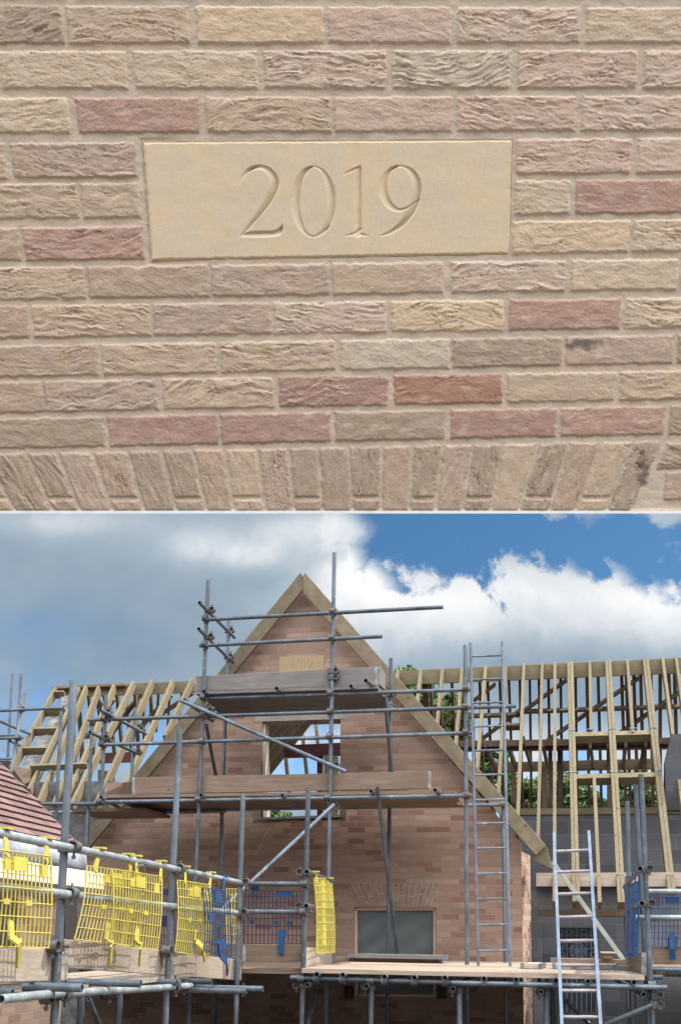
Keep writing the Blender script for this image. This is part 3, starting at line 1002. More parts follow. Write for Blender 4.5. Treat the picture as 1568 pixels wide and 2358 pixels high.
# back slope, seen through the front one
def on_back(px, py):
    p0 = G(0, RW - .05, RZ)
    d = (G(0, RW - (EW - RW), EZ) - p0).normalized()
    return hit(px, py, p0, d.cross(GU))
BN = SLN - GN * 2 * SLN.dot(GN)
for x0, x1 in ((982, 986), (1012, 1018), (1062, 1068), (1104, 1109), (1150, 1155), (1196, 1199), (1240, 1243), (1290, 1292), (1350, 1353), (1404, 1408), (1458, 1463), (1497, 1500), (975, 980), (990, 999), (1040, 1046), (1085, 1090), (1122, 1128), (1171, 1176), (1219, 1221), (1262, 1264), (1324, 1326), (1376, 1380), (1430, 1435), (1441, 1446), (1474, 1478), (1519, 1519), (1538, 1546), (1552, 1556)):
    a = on_back(x0, 1556 - (x0 - 1200) * .03)
    b = on_back(x1, 1700)
    b2 = a + (b - a) * 2.4
    piece('back_rafter', MAT['old_timber'], a, b2, .047, .15, BN, wing)
for (a, b) in (((1189, 1643), (1305, 1559)), ((1259, 1699), (1469, 1555)), ((1416, 1688), (1580, 1575)), ((1085, 1612), (1140, 1570)), ((1108, 1697), (1200, 1627)), ((1013, 1672), (1056, 1634))):
    piece('brace', MAT['old_timber'], on_back(*a) - BN * .1, on_back(*b) - BN * .1, .035, .12, BN, wing)
piece('purlin', MAT['old_timber'], on_back(1190, 1632) - BN * .12, on_back(1600, 1618) - BN * .12, .05, .1, BN, wing)
piece('collar', MAT['old_timber'], on_slope(1160, 1663) - SLN * .1, on_slope(1195, 1662) - SLN * .1, .06, .11, SLN, wing)
piece('collar', MAT['old_timber'], on_back(1080, 1640) - BN * .15, on_back(1188, 1637) - BN * .15, .05, .1, BN, wing)
mb = MB()
mb.prism([at(1050, 1706, -3.1), at(1545, 1698, -3.1), at(1545, 1712, -3.1), at(1050, 1720, -3.1)], -GN * .1)
mb.build('wall_plate', MAT['old_timber'], wing)
mb = MB()
mb.prism([at(1050, 1713, -3.2), at(1545, 1707, -3.2), at(1545, 1722, -3.2), at(1050, 1728, -3.2)], -GN * .15)
mb.build('steel_beam', MAT['steel'], wing)
mb = MB()
mb.prism([at(1130, 1756, -4.9), at(1500, 1747, -4.9), at(1500, 1770, -4.9), at(1130, 1777, -4.9)], -GN * .1)
mb.build('binder', MAT['old_timber'], wing)
for (a, b) in (((1204, 1703), (1224, 1766)), ((1249, 1711), (1261, 1769)), ((1282, 1708), (1295, 1766)), ((1322, 1708), (1328, 1764)), ((1358, 1714), (1365, 1762)), ((1399, 1712), (1399, 1762)), ((1440, 1711), (1434, 1762)), ((1486, 1708), (1474, 1762)), ((1116, 1712), (1140, 1768)), ((1166, 1709), (1187, 1766))):
    piece('ceiling_joist', MAT['old_timber'], at(*a, -3.0), at(*b, -4.9), .045, .12, Z, wing)
for (xa, xb, ya, yb, mm) in ((1262, 1271, 1722, 1866, 'steel'), (1247, 1260, 1765, 1866, 'old_timber'), (1283, 1293, 1722, 1866, 'dark'), (1397, 1411, 1720, 1866, 'old_timber'), (1476, 1488, 1700, 1815, 'old_timber'), (1176, 1187, 1770, 1850, 'old_timber')):
    mb = MB()
    mb.prism([at(xa, ya, -3.4), at(xb, ya, -3.4), at(xb + 1, yb, -3.4), at(xa + 1, yb, -3.4)], -GN * .1)
    mb.build('post', MAT[mm], wing)
# block walls
mb = MB()
wz = at(1300, 1876, -2.7).z
g0, g1 = loc(at(1150, 1900, -2.7))[0], 7.2
mb.prism([G(g0, -2.7, 0), G(g1, -2.7, 0), G(g1, -2.7, wz), G(g0, -2.7, wz)], -GN * .2)
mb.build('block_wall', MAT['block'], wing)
mb = MB()
mb.prism([G(g0, -2.68, wz + .002), G(g1, -2.68, wz + .002), G(g1, -2.68, wz + .10), G(g0, -2.68, wz + .10)], -GN * .2)
mb.build('wall_plate', MAT['ridge'], wing)
mb = MB()
mb.prism([at(1531, 1866, -2.2), at(1600, 1866, -2.2), at(1600, 1690, -2.2), at(1546, 1690, -2.2), at(1531, 1755, -2.2)], -GN * .2)
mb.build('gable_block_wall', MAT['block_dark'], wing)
mb = MB()
mb.prism([at(1234, 2010, -1.0), at(1640, 2008, -1.0), at(1640, 2041, -1.0), at(1234, 2041, -1.0)], -GN * .06)
mb.build('eaves_beam', MAT['board'], wing)
f0 = loc(at(1224, 2050, -1.1))
ztop = at(1300, 2041.5, -1.1).z
o0, o1 = loc(at(1246, 2109, -1.1)), loc(at(1442, 2230, -1.1))
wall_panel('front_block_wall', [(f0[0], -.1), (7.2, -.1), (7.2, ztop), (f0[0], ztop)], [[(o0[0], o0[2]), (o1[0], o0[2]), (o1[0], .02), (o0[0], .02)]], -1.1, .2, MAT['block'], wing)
mb = MB()
mb.prism([at(1240, 2094, -1.09), at(1450, 2094, -1.09), at(1450, 2108.5, -1.09), at(1240, 2108.5, -1.09)], -GN * .012)
mb.build('lintel', MAT['old_timber'], wing)

# ornamental screen leaning in the doorway
MAT['lattice'] = plain('blue_grey_lattice', (.17, .19, .24), .6, 0, .2, 6)
MAT['lattice_back'] = plain('dark_lattice_back', (.028, .03, .042), .6, 0, .2, 6)
x0, x1, y0, y1 = 1282, 1372, 2136, 2216
SW = -1.45
scr = thing('lattice_screen', 'dark blue patterned screen with rosettes standing in the block wall doorway', 'screen', G(*loc(at(1327, 2216, SW))[:2], at(1327, 2216, SW).z), -YAW)
mb = MB()
mb.prism([at(x0, y0, SW - .03), at(x1, y0, SW - .03), at(x1, 2330, SW - .03), at(x0, 2330, SW - .03)], -GN * .02)
mb.build('backing', MAT['lattice_back'], scr)
mb = MB()
for x in np.linspace(x0, x1, 9):
    mb.beam(at(x, y0, SW), at(x, 2330, SW), .008, .012, GN)
for yy in (2136, 2155, 2163, 2185, 2206):
    mb.beam(at(x0, yy, SW + .004), at(x1, yy, SW + .004), .008, .012, GN)
def ringm(cx, cy, r, n=20, wd=.009):
    pts = [at(cx + r * math.cos(2 * math.pi * i / n), cy + r * math.sin(2 * math.pi * i / n), SW + .01) for i in range(n)]
    for i in range(n):
        mb.beam(pts[i], pts[(i + 1) % n], wd, .012, GN)
for r in (18, 13, 6):
    ringm(1329, 2190, r)
for i in range(8):
    a = i * math.pi / 4
    mb.beam(at(1329, 2190, SW + .012), at(1329 + 17 * math.cos(a), 2190 + 17 * math.sin(a), SW + .012), .007, .01, GN)
for cx in (1292, 1308, 1326, 1344, 1362):
    ringm(cx, 2146, 6, 12)
for cx in (1294, 1364):
    ringm(cx, 2176, 6, 12)
    ringm(cx, 2198, 6, 12)
mb.build('tracery', MAT['lattice'], scr)

# ------------------------------------------------------------------ left wing
lw = thing('hipped_wing', 'short open roof frame with rough block gable end, left of the brick gable', 'house wing', G(-4, -2, 0), -YAW)
LRW, LEW = -3.6, -.6
LRZ, LEZ = at(300, 1573, LRW).z, at(140, 1840, LEW).z
LSL = (G(0, LEW, LEZ) - G(0, LRW, LRZ)).normalized()
LSN = LSL.cross(GU)
if LSN.z < 0:
    LSN = -LSN
def on_left(px, py):
    return hit(px, py, G(0, LRW, LRZ), LSL.cross(GU))
mb = MB()
mb.prism([at(126, 1583, LRW), at(452, 1567.5, LRW), at(452, 1594, LRW), at(126, 1606, LRW)], -GN * .045)
mb.build('ridge_board', MAT['ridge'], lw)
mb = MB()
mb.beam(at(122, 1584.5, LRW + .05), at(291, 1577, LRW + .05), .09, .055, Z)
bo(mb.build('ridge_capping', MAT['ridge'], lw))
for (a, b) in (((130, 1590), (28, 1775)), ((184, 1590), (69, 1825)), ((200, 1586), (92, 1852)), ((229, 1588), (128, 1856)), ((264, 1584), (150, 1860)), ((309, 1576), (166, 1860)), ((352, 1573), (222, 1860)), ((399, 1573), (282, 1832)), ((444, 1568), (380, 1702))):
    piece('rafter', MAT['rafter'], on_left(*a), on_left(*b), .05, .14, LSN, lw)
for (xa, xb, y) in ((100, 160, 1641), (76, 138, 1685), (50, 110, 1730), (126, 150, 1600)):
    mb = MB()
    mb.beam(on_left(xa, y), on_left(xb, y - 1), .14, .045, LSL)
    mb.build('noggin', MAT['rafter'], lw)
mb = MB()
mb.beam(on_left(77, 1781) + LSN * .1, on_left(206, 1776) + LSN * .1, .05, .1, LSN)
mb.build('batten', MAT['rafter'], lw)
def rough(poly, w, seed, th=.1):
    rr = random.Random(seed)
    mb = MB()
    pts = []
    for i in range(len(poly)):
        a, b = poly[i], poly[(i + 1) % len(poly)]
        for k in range(4):
            f = k / 4
            pts.append(on_left(a[0] + (b[0] - a[0]) * f + rr.uniform(-1.5, 1.5) * (k > 0), a[1] + (b[1] - a[1]) * f + rr.uniform(-1.5, 1.5) * (k > 0)) - LSN * w)
    mb.prism(pts, -LSN * th)
    return mb.build('infill_block', MAT['rough_block'], lw)
rough([(137, 1600), (160, 1597), (165, 1628), (136, 1634), (142, 1615)], .03, 1)
rough([(110, 1648), (140, 1645), (136, 1672), (124, 1682), (104, 1682), (111, 1668)], .03, 2)
rough([(88, 1691), (126, 1688), (108, 1722), (84, 1727), (70, 1725), (84, 1712)], .03, 3)
rough([(62, 1736), (101, 1733), (84, 1766), (60, 1772), (42, 1768), (52, 1752)], .03, 4)
mb = MB()
mb.prism([on_left(30, 1773) + LSN * .05, on_left(76, 1776) + LSN * .05, on_left(72, 1806) + LSN * .05, on_left(58, 1812) + LSN * .05], LSN * -.3)
bo(mb.build('eaves_box', MAT['old_timber'], lw))
mb = MB()
mb.prism([at(184, 1736, -3.2), at(312, 1731, -3.2), at(312, 1753, -3.2), at(184, 1757, -3.2)], -GN * .12)
mb.build('steel_beam', MAT['steel'], lw)
for (a, b) in (((238, 1590), (252, 1640)), ((270, 1590), (280, 1700)), ((330, 1595), (332, 1680)), ((205, 1590), (215, 1700)), ((366, 1590), (362, 1660)), ((392, 1590), (388, 1650)), ((182, 1620), (190, 1730)), ((420, 1590), (415, 1640)), ((222, 1592), (240, 1690)), ((250, 1592), (262, 1710)), ((290, 1592), (300, 1690)), ((312, 1592), (318, 1700)), ((348, 1590), (350, 1680)), ((165, 1600), (172, 1740))):
    p0 = at(*a, LRW - .1)
    p1 = at(*b, LRW - 1.6)
    piece('back_rafter', MAT['rafter'], p0, p0 + (p1 - p0) * 1.3, .047, .14, GU.cross(p1 - p0), lw)
for (a, b) in (((258, 1690), (330, 1590)), ((350, 1660), (445, 1595)), ((262, 1600), (232, 1660)), ((214, 1590), (262, 1665)), ((300, 1700), (395, 1600)), ((200, 1700), (262, 1610)), ((330, 1600), (300, 1670))):
    piece('brace', MAT['ridge'], at(*a, -4.4), at(*b, -4.1), .04, .12, GN, lw)
mb = MB()
z1 = at(150, 1800, -.9).z
ua, ub = loc(at(75, 1900, -.9))[0], uL - .02
mb.prism([G(ua, -.9, 0), G(ub, -.9, 0), G(ub, -.9, z1), G(ua, -.9, z1)], -GN * .2)
mb.build('block_wall', MAT['rough_block'], lw)
mb = MB()
for i, (x, y, s_) in enumerate(((290, 1795, .35), (225, 1758, .3))):
    pass
mb.prism([at(226, 1772, -1.9), at(262, 1778, -1.9), at(262, 1800, -1.9), at(226, 1800, -1.9)], -GN * .05)
mb.build('boarding', MAT['ridge'], lw)

# ------------------------------------------------------------------ tiled house beside the yard
E_ = depth(190, 1952, 9.6)
LL = -LN
TP = R(43)
RU = (LL * math.cos(TP) + Z * math.sin(TP)).normalized()
RNn = LD.cross(RU)
if RNn.z < 0:
    RNn = -RNn
tiled = thing('tiled_house', 'low house with pinkish brown tiled roof and cream fascia behind the yellow guards', 'house', (E_.x - .5, E_.y - 2, 0), 0)
MAT['tile'] = None
def tilemat():
    m, t, p = newmat('clay_tile')
    at_ = t.new('ShaderNodeAttribute', attribute_name='Col').outputs['Color']
    co = t.new('ShaderNodeTexCoord').outputs['Object']
    n1 = t.new('ShaderNodeTexNoise', inp={'Vector': co, 'Scale': 9., 'Detail': 6., 'Roughness': .7}).outputs['Fac']
    k = t.math('MULTIPLY_ADD', n1, .5, .75)
    setc(t, p, 'Base Color', t.mix(1., at_, t.new('ShaderNodeCombineColor', inp={0: k, 1: k, 2: k}).outputs[0], 'MULTIPLY'))
    p.inputs['Roughness'].default_value = .9
    p.inputs['Specular IOR Level'].default_value = .12
    return m
mb = MB()
cols = []
rt = random.Random(5)
gauge, tw_ = .105, .165
for j in range(34):
    for i in range(46):
        d0 = -(i + (j % 2) * .5) * tw_ - .02
        u0 = j * gauge
        jit = rt.uniform(-.003, .003)
        a = E_ + LD * (d0 + .0) + RU * (u0 + jit) + RNn * .030
        b = E_ + LD * (d0 - tw_ + .004) + RU * (u0 + jit) + RNn * .030
        c = b + RU * (gauge + .045) - RNn * .028
        d = a + RU * (gauge + .045) - RNn * .028
        mb.prism([a, b, c, d], -RNn * .012)
        k = rt.uniform(.78, 1.2)
        cols += [(.165 * k, .105 * k * rt.uniform(.97, 1.04), .10 * k)] * 8
me_ = mb.build('roof', tilemat(), tiled)
ca = me_.data.color_attributes.new('Col', 'FLOAT_COLOR', 'POINT')
ca.data.foreach_set('color', np.array([(*c, 1) for c in cols], np.float32).ravel())
mb = MB()
mb.prism([E_ + LD * .01 - RNn * .03, E_ - LD * 7.5 - RNn * .03, E_ - LD * 7.5 + RU * 3.6 - RNn * .03, E_ + LD * .01 + RU * 3.6 - RNn * .03], -RNn * .04)
mb.build('roof_underlay', MAT['dark'], tiled)
# membrane skirt, fascia, wall
e2 = depth(203, 2000, 9.65)
mb = MB()
n = 24
vs, fs = [], []
for i in range(n + 1):
    f = i / n
    a = E_ - LD * 7.4 * f + LN * .03 - Z * .0
    b = E_ - LD * 7.4 * f + LN * (.07 + .02 * math.sin(i * 1.7)) - Z * (.205 + .01 * math.sin(i * 2.3))
    m_ = a * .5 + b * .5 + LN * (.012 * math.sin(i * 2.9))
    vs += [a, m_, b]
for i in range(n):
    for k in range(2):
        fs.append([3 * i + k, 3 * i + k + 1, 3 * i + k + 4, 3 * i + k + 3])
mb.add(vs, fs)
sk = mb.build('flashing', MAT['lead'], tiled, smooth=True)
so_ = sk.modifiers.new('thick', 'SOLIDIFY')
so_.thickness = .004
fe = depth(243, 2012, 9.3)
mb = MB()
off = (fe - E_).dot(LN)
fz = fe.z
mb.prism([fe, fe - LD * 7.5, fe - LD * 7.5 - Z * .148, fe - Z * .148], -LN * .03)
bo(mb.build('fascia', MAT['fascia'], tiled))
WB = E_ - LN * .12
mb = MB()
zt = fz - .02
mb.prism([V((WB.x, WB.y, -.1)), V((WB.x, WB.y, zt)), V((WB.x, WB.y, zt)) - LD * 7.5, V((WB.x, WB.y, -.1)) - LD * 7.5], -LN * .25)
mb.build('wall', brickmat('yard_brick', (.17, .115, .088), (.22, .155, .12), (.25, .19, .15), c3=(.15, .082, .06), axis='YZ'), tiled)
for (xa, xb, ya, yb) in ((-30, 40, 2066, 2176), (150, 178, 2060, 2170)):
    mb = MB()
    mb.prism([hit(xa, ya, WB + LN * .01, LN), hit(xb, ya, WB + LN * .01, LN), hit(xb, yb, WB + LN * .01, LN), hit(xa, yb, WB + LN * .01, LN)], -LN * .02)
    mb.build('window', MAT['dark'], tiled)  # flat dark panel, the shade inside the opening put into its colour
# ------------------------------------------------------------------ scaffolding
def coupler_mesh():
    mb = MB()
    def band(axis, off, r=.032, h=.055):
        a = V(axis)
        mb.tube(V(off) - a * h / 2, V(off) + a * h / 2, r, 10, .0245)
    band((0, 0, 1), (0, 0, 0))
    band((1, 0, 0), (0, .052, 0))
    mb.prism([(-.022, .02, -.022), (.022, .02, -.022), (.022, .02, .022), (-.022, .02, .022)], (0, .014, 0))
    for (a, b) in (((.028, 0, 0), (.062, 0, 0)), ((-.028, 0, 0), (-.05, 0, 0)), ((0, .052, .028), (0, .052, .062)), ((0, .052, -.028), (0, .052, -.05))):
        mb.tube(a, b, .0065, 6, caps=True)
    for (a, b) in (((.044, 0, 0), (.058, 0, 0)), ((0, .052, .044), (0, .052, .058))):
        mb.tube(a, b, .012, 6, caps=True)
    mb.v = [q * 1.18 for q in mb.v]
    o = mb.build('coupler', MAT['coupler'], None, smooth=True)
    me = o.data
    bpy.data.objects.remove(o)
    return me
CPL = coupler_mesh()

def coupler(root, P, along_, out):
    """band round the upright at P, second band carrying a tube along_"""
    o = bpy.data.objects.new('coupler', CPL)
    COL.objects.link(o)
    o.parent = root
    y = V(out).normalized()
    x = V(along_).normalized()
    x = (x - y * x.dot(y)).normalized()
    z = x.cross(y)
    m = Matrix((x, y, z)).transposed().to_4x4()
    m.translation = P
    o.matrix_local = ROOTM[root.name] @ m
    return o

def to_ground(a, b, g=.0):
    d = b - a
    return a + d * ((g - a.z) / d.z)

def tubes(root, rows, fn=at, m='tube'):
    res = []
    for (name, a, b, *rest) in rows:
        A_, B_ = fn(*a), fn(*b)
        if 'G' in rest:
            B_ = to_ground(A_, B_)
        mb = MB()
        mb.tube(A_, B_)
        mm = [q for q in rest if q in MAT]
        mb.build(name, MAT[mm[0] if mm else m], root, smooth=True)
        res.append((A_, B_))
    return res

def quadboard(root, name, pts, vec, m, bevel=True):
    mb = MB()
    mb.prism(pts, vec)
    o = mb.build(name, m, root)
    if name == 'toe_board':
        L = (pts[1] - pts[0])
        vv = V(vec)
        for (i, j, s_) in ((0, 3, 1), (1, 2, -1)):
            d_ = (pts[1] - pts[0]).normalized() * s_ if i == 0 else (pts[0] - pts[1]).normalized()
            e = MB()
            n_ = -vv.normalized() * .0025
            a, b = V(pts[i]), V(pts[j])
            e.prism([a - d_ * .002 + n_, a + d_ * .028 + n_, b + d_ * .028 + n_, b - d_ * .002 + n_], vv - n_ * 2)
            eb = e.build('end_band', MAT['band'], o)
    return bo(o, .004) if bevel else o

def planks(root, name, P0, along_, across, length, wd, n, m, th=.038, ends=True):
    """a lift of boards side by side, with galvanised end bands' look left to the grain"""
    mb = MB()
    r_ = random.Random(n)
    for i in range(n):
        a = P0 + across * (i * wd / n + .003) + along_ * r_.uniform(-.03, .03)
        b = a + across * (wd / n - .006)
        dz = Z * r_.uniform(-.003, .003)
        mb.prism([a + dz, a + along_ * length + dz, b + along_ * length + dz, b + dz], -Z * th)
    return mb.build(name, m, root)

# ---- scaffold on the gable
gs = thing('gable_scaffold', 'tall grey tube scaffold with two boarded lifts standing against the brick gable', 'scaffold', G(0, 1.6, 0), -YAW)
wO, wI = 1.6, .35
T = tubes(gs, [
    ('standard', (480, 1336, wO), (452, 2010, wO), 'G'), ('standard', (770, 1273, wO), (757, 2000, wO), 'G'), ('standard', (1071, 1486, wO), (1075, 2232, wO), 'G'),
    ('standard', (527, 1430, wI), (507, 2010, wI), 'G'), ('standard', (900, 1516, wI), (895, 2010, wI), 'G'), ('standard', (1158, 1850, wI), (1163, 2230, wI), 'G'),
    ('standard', (245, 1600, wO), (233, 1850, wO)), ('standard', (312, 1629, wI), (300, 1872, wI)), ('standard', (213, 1673, 1.2), (199, 1975, 1.2), 'G'), ('standard', (142, 1638, 1.2), (130, 1882, 1.2), 'G'),
    ('ledger', (468, 1427.5, 1.66), (1020, 1398, 1.66)), ('ledger', (460, 1487, 1.66), (880, 1465.5, 1.66)),
    ('ledger', (485, 1608, 1.54), (1082, 1588, 1.54)), ('ledger', (204, 1658, 1.54), (1188, 1626, 1.54)), ('ledger', (238, 1715, 1.66), (1078, 1688, 1.66)),
    ('ledger', (228, 1847, 1.66), (1085, 1832, 1.66)), ('ledger', (116, 1871, .41), (1160, 1853, .41)), ('ledger', (470, 1643, .41), (905, 1624, .41)), ('ledger', (98, 1851, 1.26), (236, 1851, 1.26)),
    ('ledger', (310, 1872, .55), (520, 1868, .55)),
    ('transom', (460, 1388, 1.95), (540, 1468, .2)), ('transom', (458, 1448, 1.95), (537, 1526, .2)), ('transom', (231, 1634, 1.95), (336, 1690, .2)), ('transom', (208, 1686, 1.95), (322, 1737, .2)),
    ('transom', (637, 1585, 1.8), (692, 1636, .25)), ('transom', (808, 1580, 1.8), (852, 1627, .25)), ('transom', (842, 1567, 2.0), (898, 1606, .25)), ('transom', (470, 1592, 1.8), (533, 1644, .25)),
    ('transom', (234, 1836, 1.8), (292, 1869, .25)), ('transom', (463, 1831, 1.8), (520, 1862, .25)), ('transom', (650, 1832, 1.8), (702, 1858, .25)), ('transom', (854, 1822, 1.8), (902, 1851, .25)),
    ('transom', (1001, 1819, 1.95), (1050, 1852, .25)), ('transom', (425, 1612, 1.75), (490, 1660, .25)),
    ('brace', (417, 1613, 1.74), (796, 1777, 1.74)), ('brace', (769, 1853, 1.74), (511, 2094, 2.6)), ('brace', (869, 1813, 1.74), (917, 2212, .25)), ('brace', (886, 1600, 1.1), (902, 1776, .45)), ('brace', (475, 1668, 1.3), (497, 1784, .5)),
])
for (x, y, w_) in ((476, 1427, wO), (474, 1487, wO), (768, 1411, wO), (766, 1471, wO), (472, 1608, wO), (470, 1649, wO), (468, 1708, wO), (461, 1842, wO), (762, 1598, wO), (761, 1641, wO), (760, 1697, wO), (757, 1838, wO),
                   (1071, 1588, wO), (1071, 1630, wO), (1072, 1688, wO), (1074, 1833, wO), (244, 1657, wO), (240, 1715, wO), (234, 1847, wO)):
    coupler(gs, at(x, y, w_), GU, GN)
for (x, y, w_) in ((523, 1640, wI), (512, 1866, wI), (897, 1855, wI), (899, 1625, wI), (302, 1869, wI), (900, 1600, wI), (1160, 1853, wI)):
    coupler(gs, at(x, y, w_), GU, GN)
for (x, y, w_) in ((478, 1405, wO), (476, 1466, wO), (524, 1452, wI), (522, 1512, wI), (241, 1640, wO), (236, 1699, wO), (318, 1680, wI), (312, 1731, wI), (762, 1560, wO), (762, 1545, wO), (763, 1762, wO), (764, 1858, wO), (474, 1637, wO)):
    coupler(gs, at(x, y, w_), GN, GU)
# toe boards
quadboard(gs, 'toe_board', [at(448, 1557, 1.56), at(868, 1535, 1.56), at(868, 1578, 1.56), at(448, 1591.5, 1.56)], -GN * .038, MAT['board_grey'])
quadboard(gs, 'toe_board', [at(306, 1790, 1.56), at(991, 1776, 1.56), at(991, 1816, 1.56), at(306, 1829, 1.56)], -GN * .038, MAT['board_brown'])
quadboard(gs, 'toe_board', [at(243, 1803, 1.5), at(305, 1800, .9), at(305, 1830, .9), at(243, 1837, 1.5)], -GU * .0 - GN * .038, MAT['board_brown'])
quadboard(gs, 'toe_board', [at(868.5, 1535, 1.50), at(880, 1550, .5), at(880, 1590, .5), at(868.5, 1578, 1.50)], GU * .038, MAT['board_grey'])
def deckline(pxa, pxb, y, w_front, w_back, n, m, root, zoff=0):
    a, b = at(pxa, y, w_front), at(pxb, y, w_front)
    ua, ub = loc(a)[0], loc(b)[0]
    z = at((pxa + pxb) / 2, y, w_front).z + zoff
    return planks(root, 'deck', G(ua, w_front, z), GU, -GN, ub - ua, w_front - w_back, n, m)
deckline(450, 868, 1585, 1.6, .3, 5, MAT['board_grey'], gs)
deckline(238, 1046, 1825, 1.6, .3, 5, MAT['board_brown'], gs)
planks(gs, 'deck', G(loc(at(170, 1850, 1.2))[0], 1.2, at(200, 1862, 1.2).z), GU, -GN, 1.0, .8, 3, MAT['board_brown'])

# ---- walkway scaffold on the left, with the rails that carry the guards
ls = thing('walkway_scaffold', 'near tube scaffold walkway running in from the left, with wide pale toe boards', 'scaffold', (LA.x, LA.y, 0), 0)
tubes(ls, [
    ('standard', (171, 1567, 0), (125, 2358, 0), 'G'), ('standard', (415, 1679, 0), (381, 2358, 0), 'G'), ('standard', (560, 1827, 0), (543, 2358, 0), 'G'),
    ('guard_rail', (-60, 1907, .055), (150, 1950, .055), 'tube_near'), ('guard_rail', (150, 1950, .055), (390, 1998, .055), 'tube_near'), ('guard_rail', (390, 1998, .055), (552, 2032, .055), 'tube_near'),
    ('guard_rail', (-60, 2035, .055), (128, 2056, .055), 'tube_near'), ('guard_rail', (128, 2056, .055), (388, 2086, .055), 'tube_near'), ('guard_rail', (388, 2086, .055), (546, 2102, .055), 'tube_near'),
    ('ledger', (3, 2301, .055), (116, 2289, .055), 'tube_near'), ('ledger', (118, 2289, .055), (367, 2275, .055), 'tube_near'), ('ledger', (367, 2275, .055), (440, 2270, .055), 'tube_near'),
    ('standard', (190, 2290, -1.1), (188, 2358, -1.1), 'G'), ('standard', (278, 2280, -1.1), (276, 2358, -1.1), 'G'), ('standard', (440, 2270, -.9), (437, 2358, -.9), 'G'), ('brace', (205, 2300, -1.2), (228, 2358, -1.2), 'G'), ('standard', (495, 2270, -.9), (493, 2358, -.9), 'G'),
], atL)
for (px, py, ln) in ((190, 2275, .24), (325, 2265, .28), (408, 2262, .1), (489, 2260, .22), (568, 2283, .4), (606, 2277, .5), (30, 2287, .05)):
    e = atL(px, py, ln)
    mb = MB()
    mb.tube(e, e - LN * (ln + .85))
    mb.build('transom', MAT['tube'], ls, smooth=True)
for (x, y) in ((149, 1950), (143, 2057), (129, 2289), (129, 2280), (399, 1999), (395, 2087), (388, 2274), (386, 2264), (553, 2031), (549, 2101), (546, 2277)):
    coupler(ls, atL(x, y, 0), LD, LN)
for (x, y) in ((134, 2178), (392, 2188), (120, 2296), (262, 2283), (430, 2270)):
    coupler(ls, atL(x, y, 0), LN, -LD)
quadboard(ls, 'toe_board', [atL(-60, 2186, -.03), atL(155, 2182, -.03), atL(155, 2258, -.03), atL(-60, 2264, -.03)], -LN * .038, MAT['board_left'])
quadboard(ls, 'toe_board', [atL(142, 2161, -.075), atL(559, 2211, -.03), atL(557, 2258, -.03), atL(156, 2229, -.075)], -LN * .038, MAT['board_left'])
zd = 1.505
a_, b_ = atL(-100, 2262, -.05), atL(545, 2235, -.05)
planks(ls, 'deck', V((a_.x, a_.y, zd)), LD, -LN, (b_ - a_).length, .78, 4, MAT['board_left'])
quadboard(ls, 'packing_block', [atL(-30, 2268, -.06), atL(52, 2264, -.06), atL(52, 2284, -.06), atL(-30, 2288, -.06)], -LN * .1, MAT['board_left'])
# cable tied round the rails
mb = MB()
pts = [(318, 1994), (330, 1992), (335, 2010), (334, 2050), (316, 2078), (312, 2090), (336, 2102), (338, 2120), (320, 2128)]
P_ = [atL(x, y, .10) for x, y in pts]
for i in range(len(P_) - 1):
    mb.tube(P_[i], P_[i + 1], .006, 6, caps=True)
tag(mb.build('looped_cable', plain('grey_cable', (.12, .14, .15), .6)), 'thin grey cable looped over the top rail in front of the overlapping yellow guards', 'cable')

# ---- loading platform in front of the gable
lp = thing('platform_scaffold', 'wide low boarded scaffold platform in front of the gable, round tube ends under its boards', 'scaffold', G(1.5, 3.5, 0), -YAW)
wF = 3.5
tubes(lp, [
    ('standard', (710, 1817, wF), (695, 2357, wF), 'G'), ('standard', (856, 2245, wF), (854, 2357, wF), 'G'), ('standard', (1057, 2249, wF), (1058, 2357, wF), 'G'), ('standard', (1257, 2257, wF), (1258, 2357, wF), 'G'),
    ('standard', (1475, 1783, wF), (1501, 2357, wF), 'G'), ('standard', (1462, 1808, 2.9), (1486, 2240, 2.9), 'G'), ('standard', (1443, 1845, 2.2), (1451, 2200, 2.2), 'G'),
    ('standard', (749, 2262, .5), (747, 2358, .5), 'G'), ('standard', (1270, 2262, .5), (1271, 2358, .5), 'G'), ('standard', (1277, 2262, 1.0), (1279, 2358, 1.0), 'G'), ('standard', (1458, 2262, 1.4), (1462, 2358, 1.4), 'G'),
    ('ledger', (669, 2251, 3.56), (1062, 2263, 3.56)), ('ledger', (1040, 2263.5, 3.61), (1535, 2274, 3.61)), ('ledger', (590, 2240, 2.2), (735, 2243, 2.2)),
    ('ledger', (720, 2238, .6), (1490, 2246, .6)), ('ledger', (1494, 2249, 3.2), (1524, 2250, 3.2)),
    ('guard_rail', (558, 2035, 3.44), (712, 2036, 3.44)), ('guard_rail', (556, 2099, 3.44), (712, 2100, 3.44)),
    ('guard_rail', (706, 2007, 3.62), (768, 2031, 1.9)), ('guard_rail', (705, 2086, 3.62), (767, 2095, 1.9)),
    ('guard_rail', (1473, 2000, 3.66), (1437, 2043, 1.7)), ('guard_rail', (1477, 2080, 3.66), (1442, 2100, 1.7)),
    ('brace', (730, 2268, 2.6), (711, 2357, 2.9), 'G'), ('brace', (1503, 2314, 3.62), (1395, 2358, 3.45)), ('brace', (1301, 2303, .8), (1356, 2358, .9)),
])
def run(px, py, w0_, w1_, name='transom'):
    a = at(px, py, w0_)
    mb = MB()
    mb.tube(a, a - GN * (w0_ - w1_))
    mb.build(name, MAT['tube'], lp, smooth=True)
for (x, y) in ((729, 2244), (789, 2245), (885, 2249), (954, 2251), (1024, 2252), (1114, 2254), (1188, 2256), (1279, 2258), (1353, 2260), (1459, 2262)):
    run(x, y, 3.72, .35)
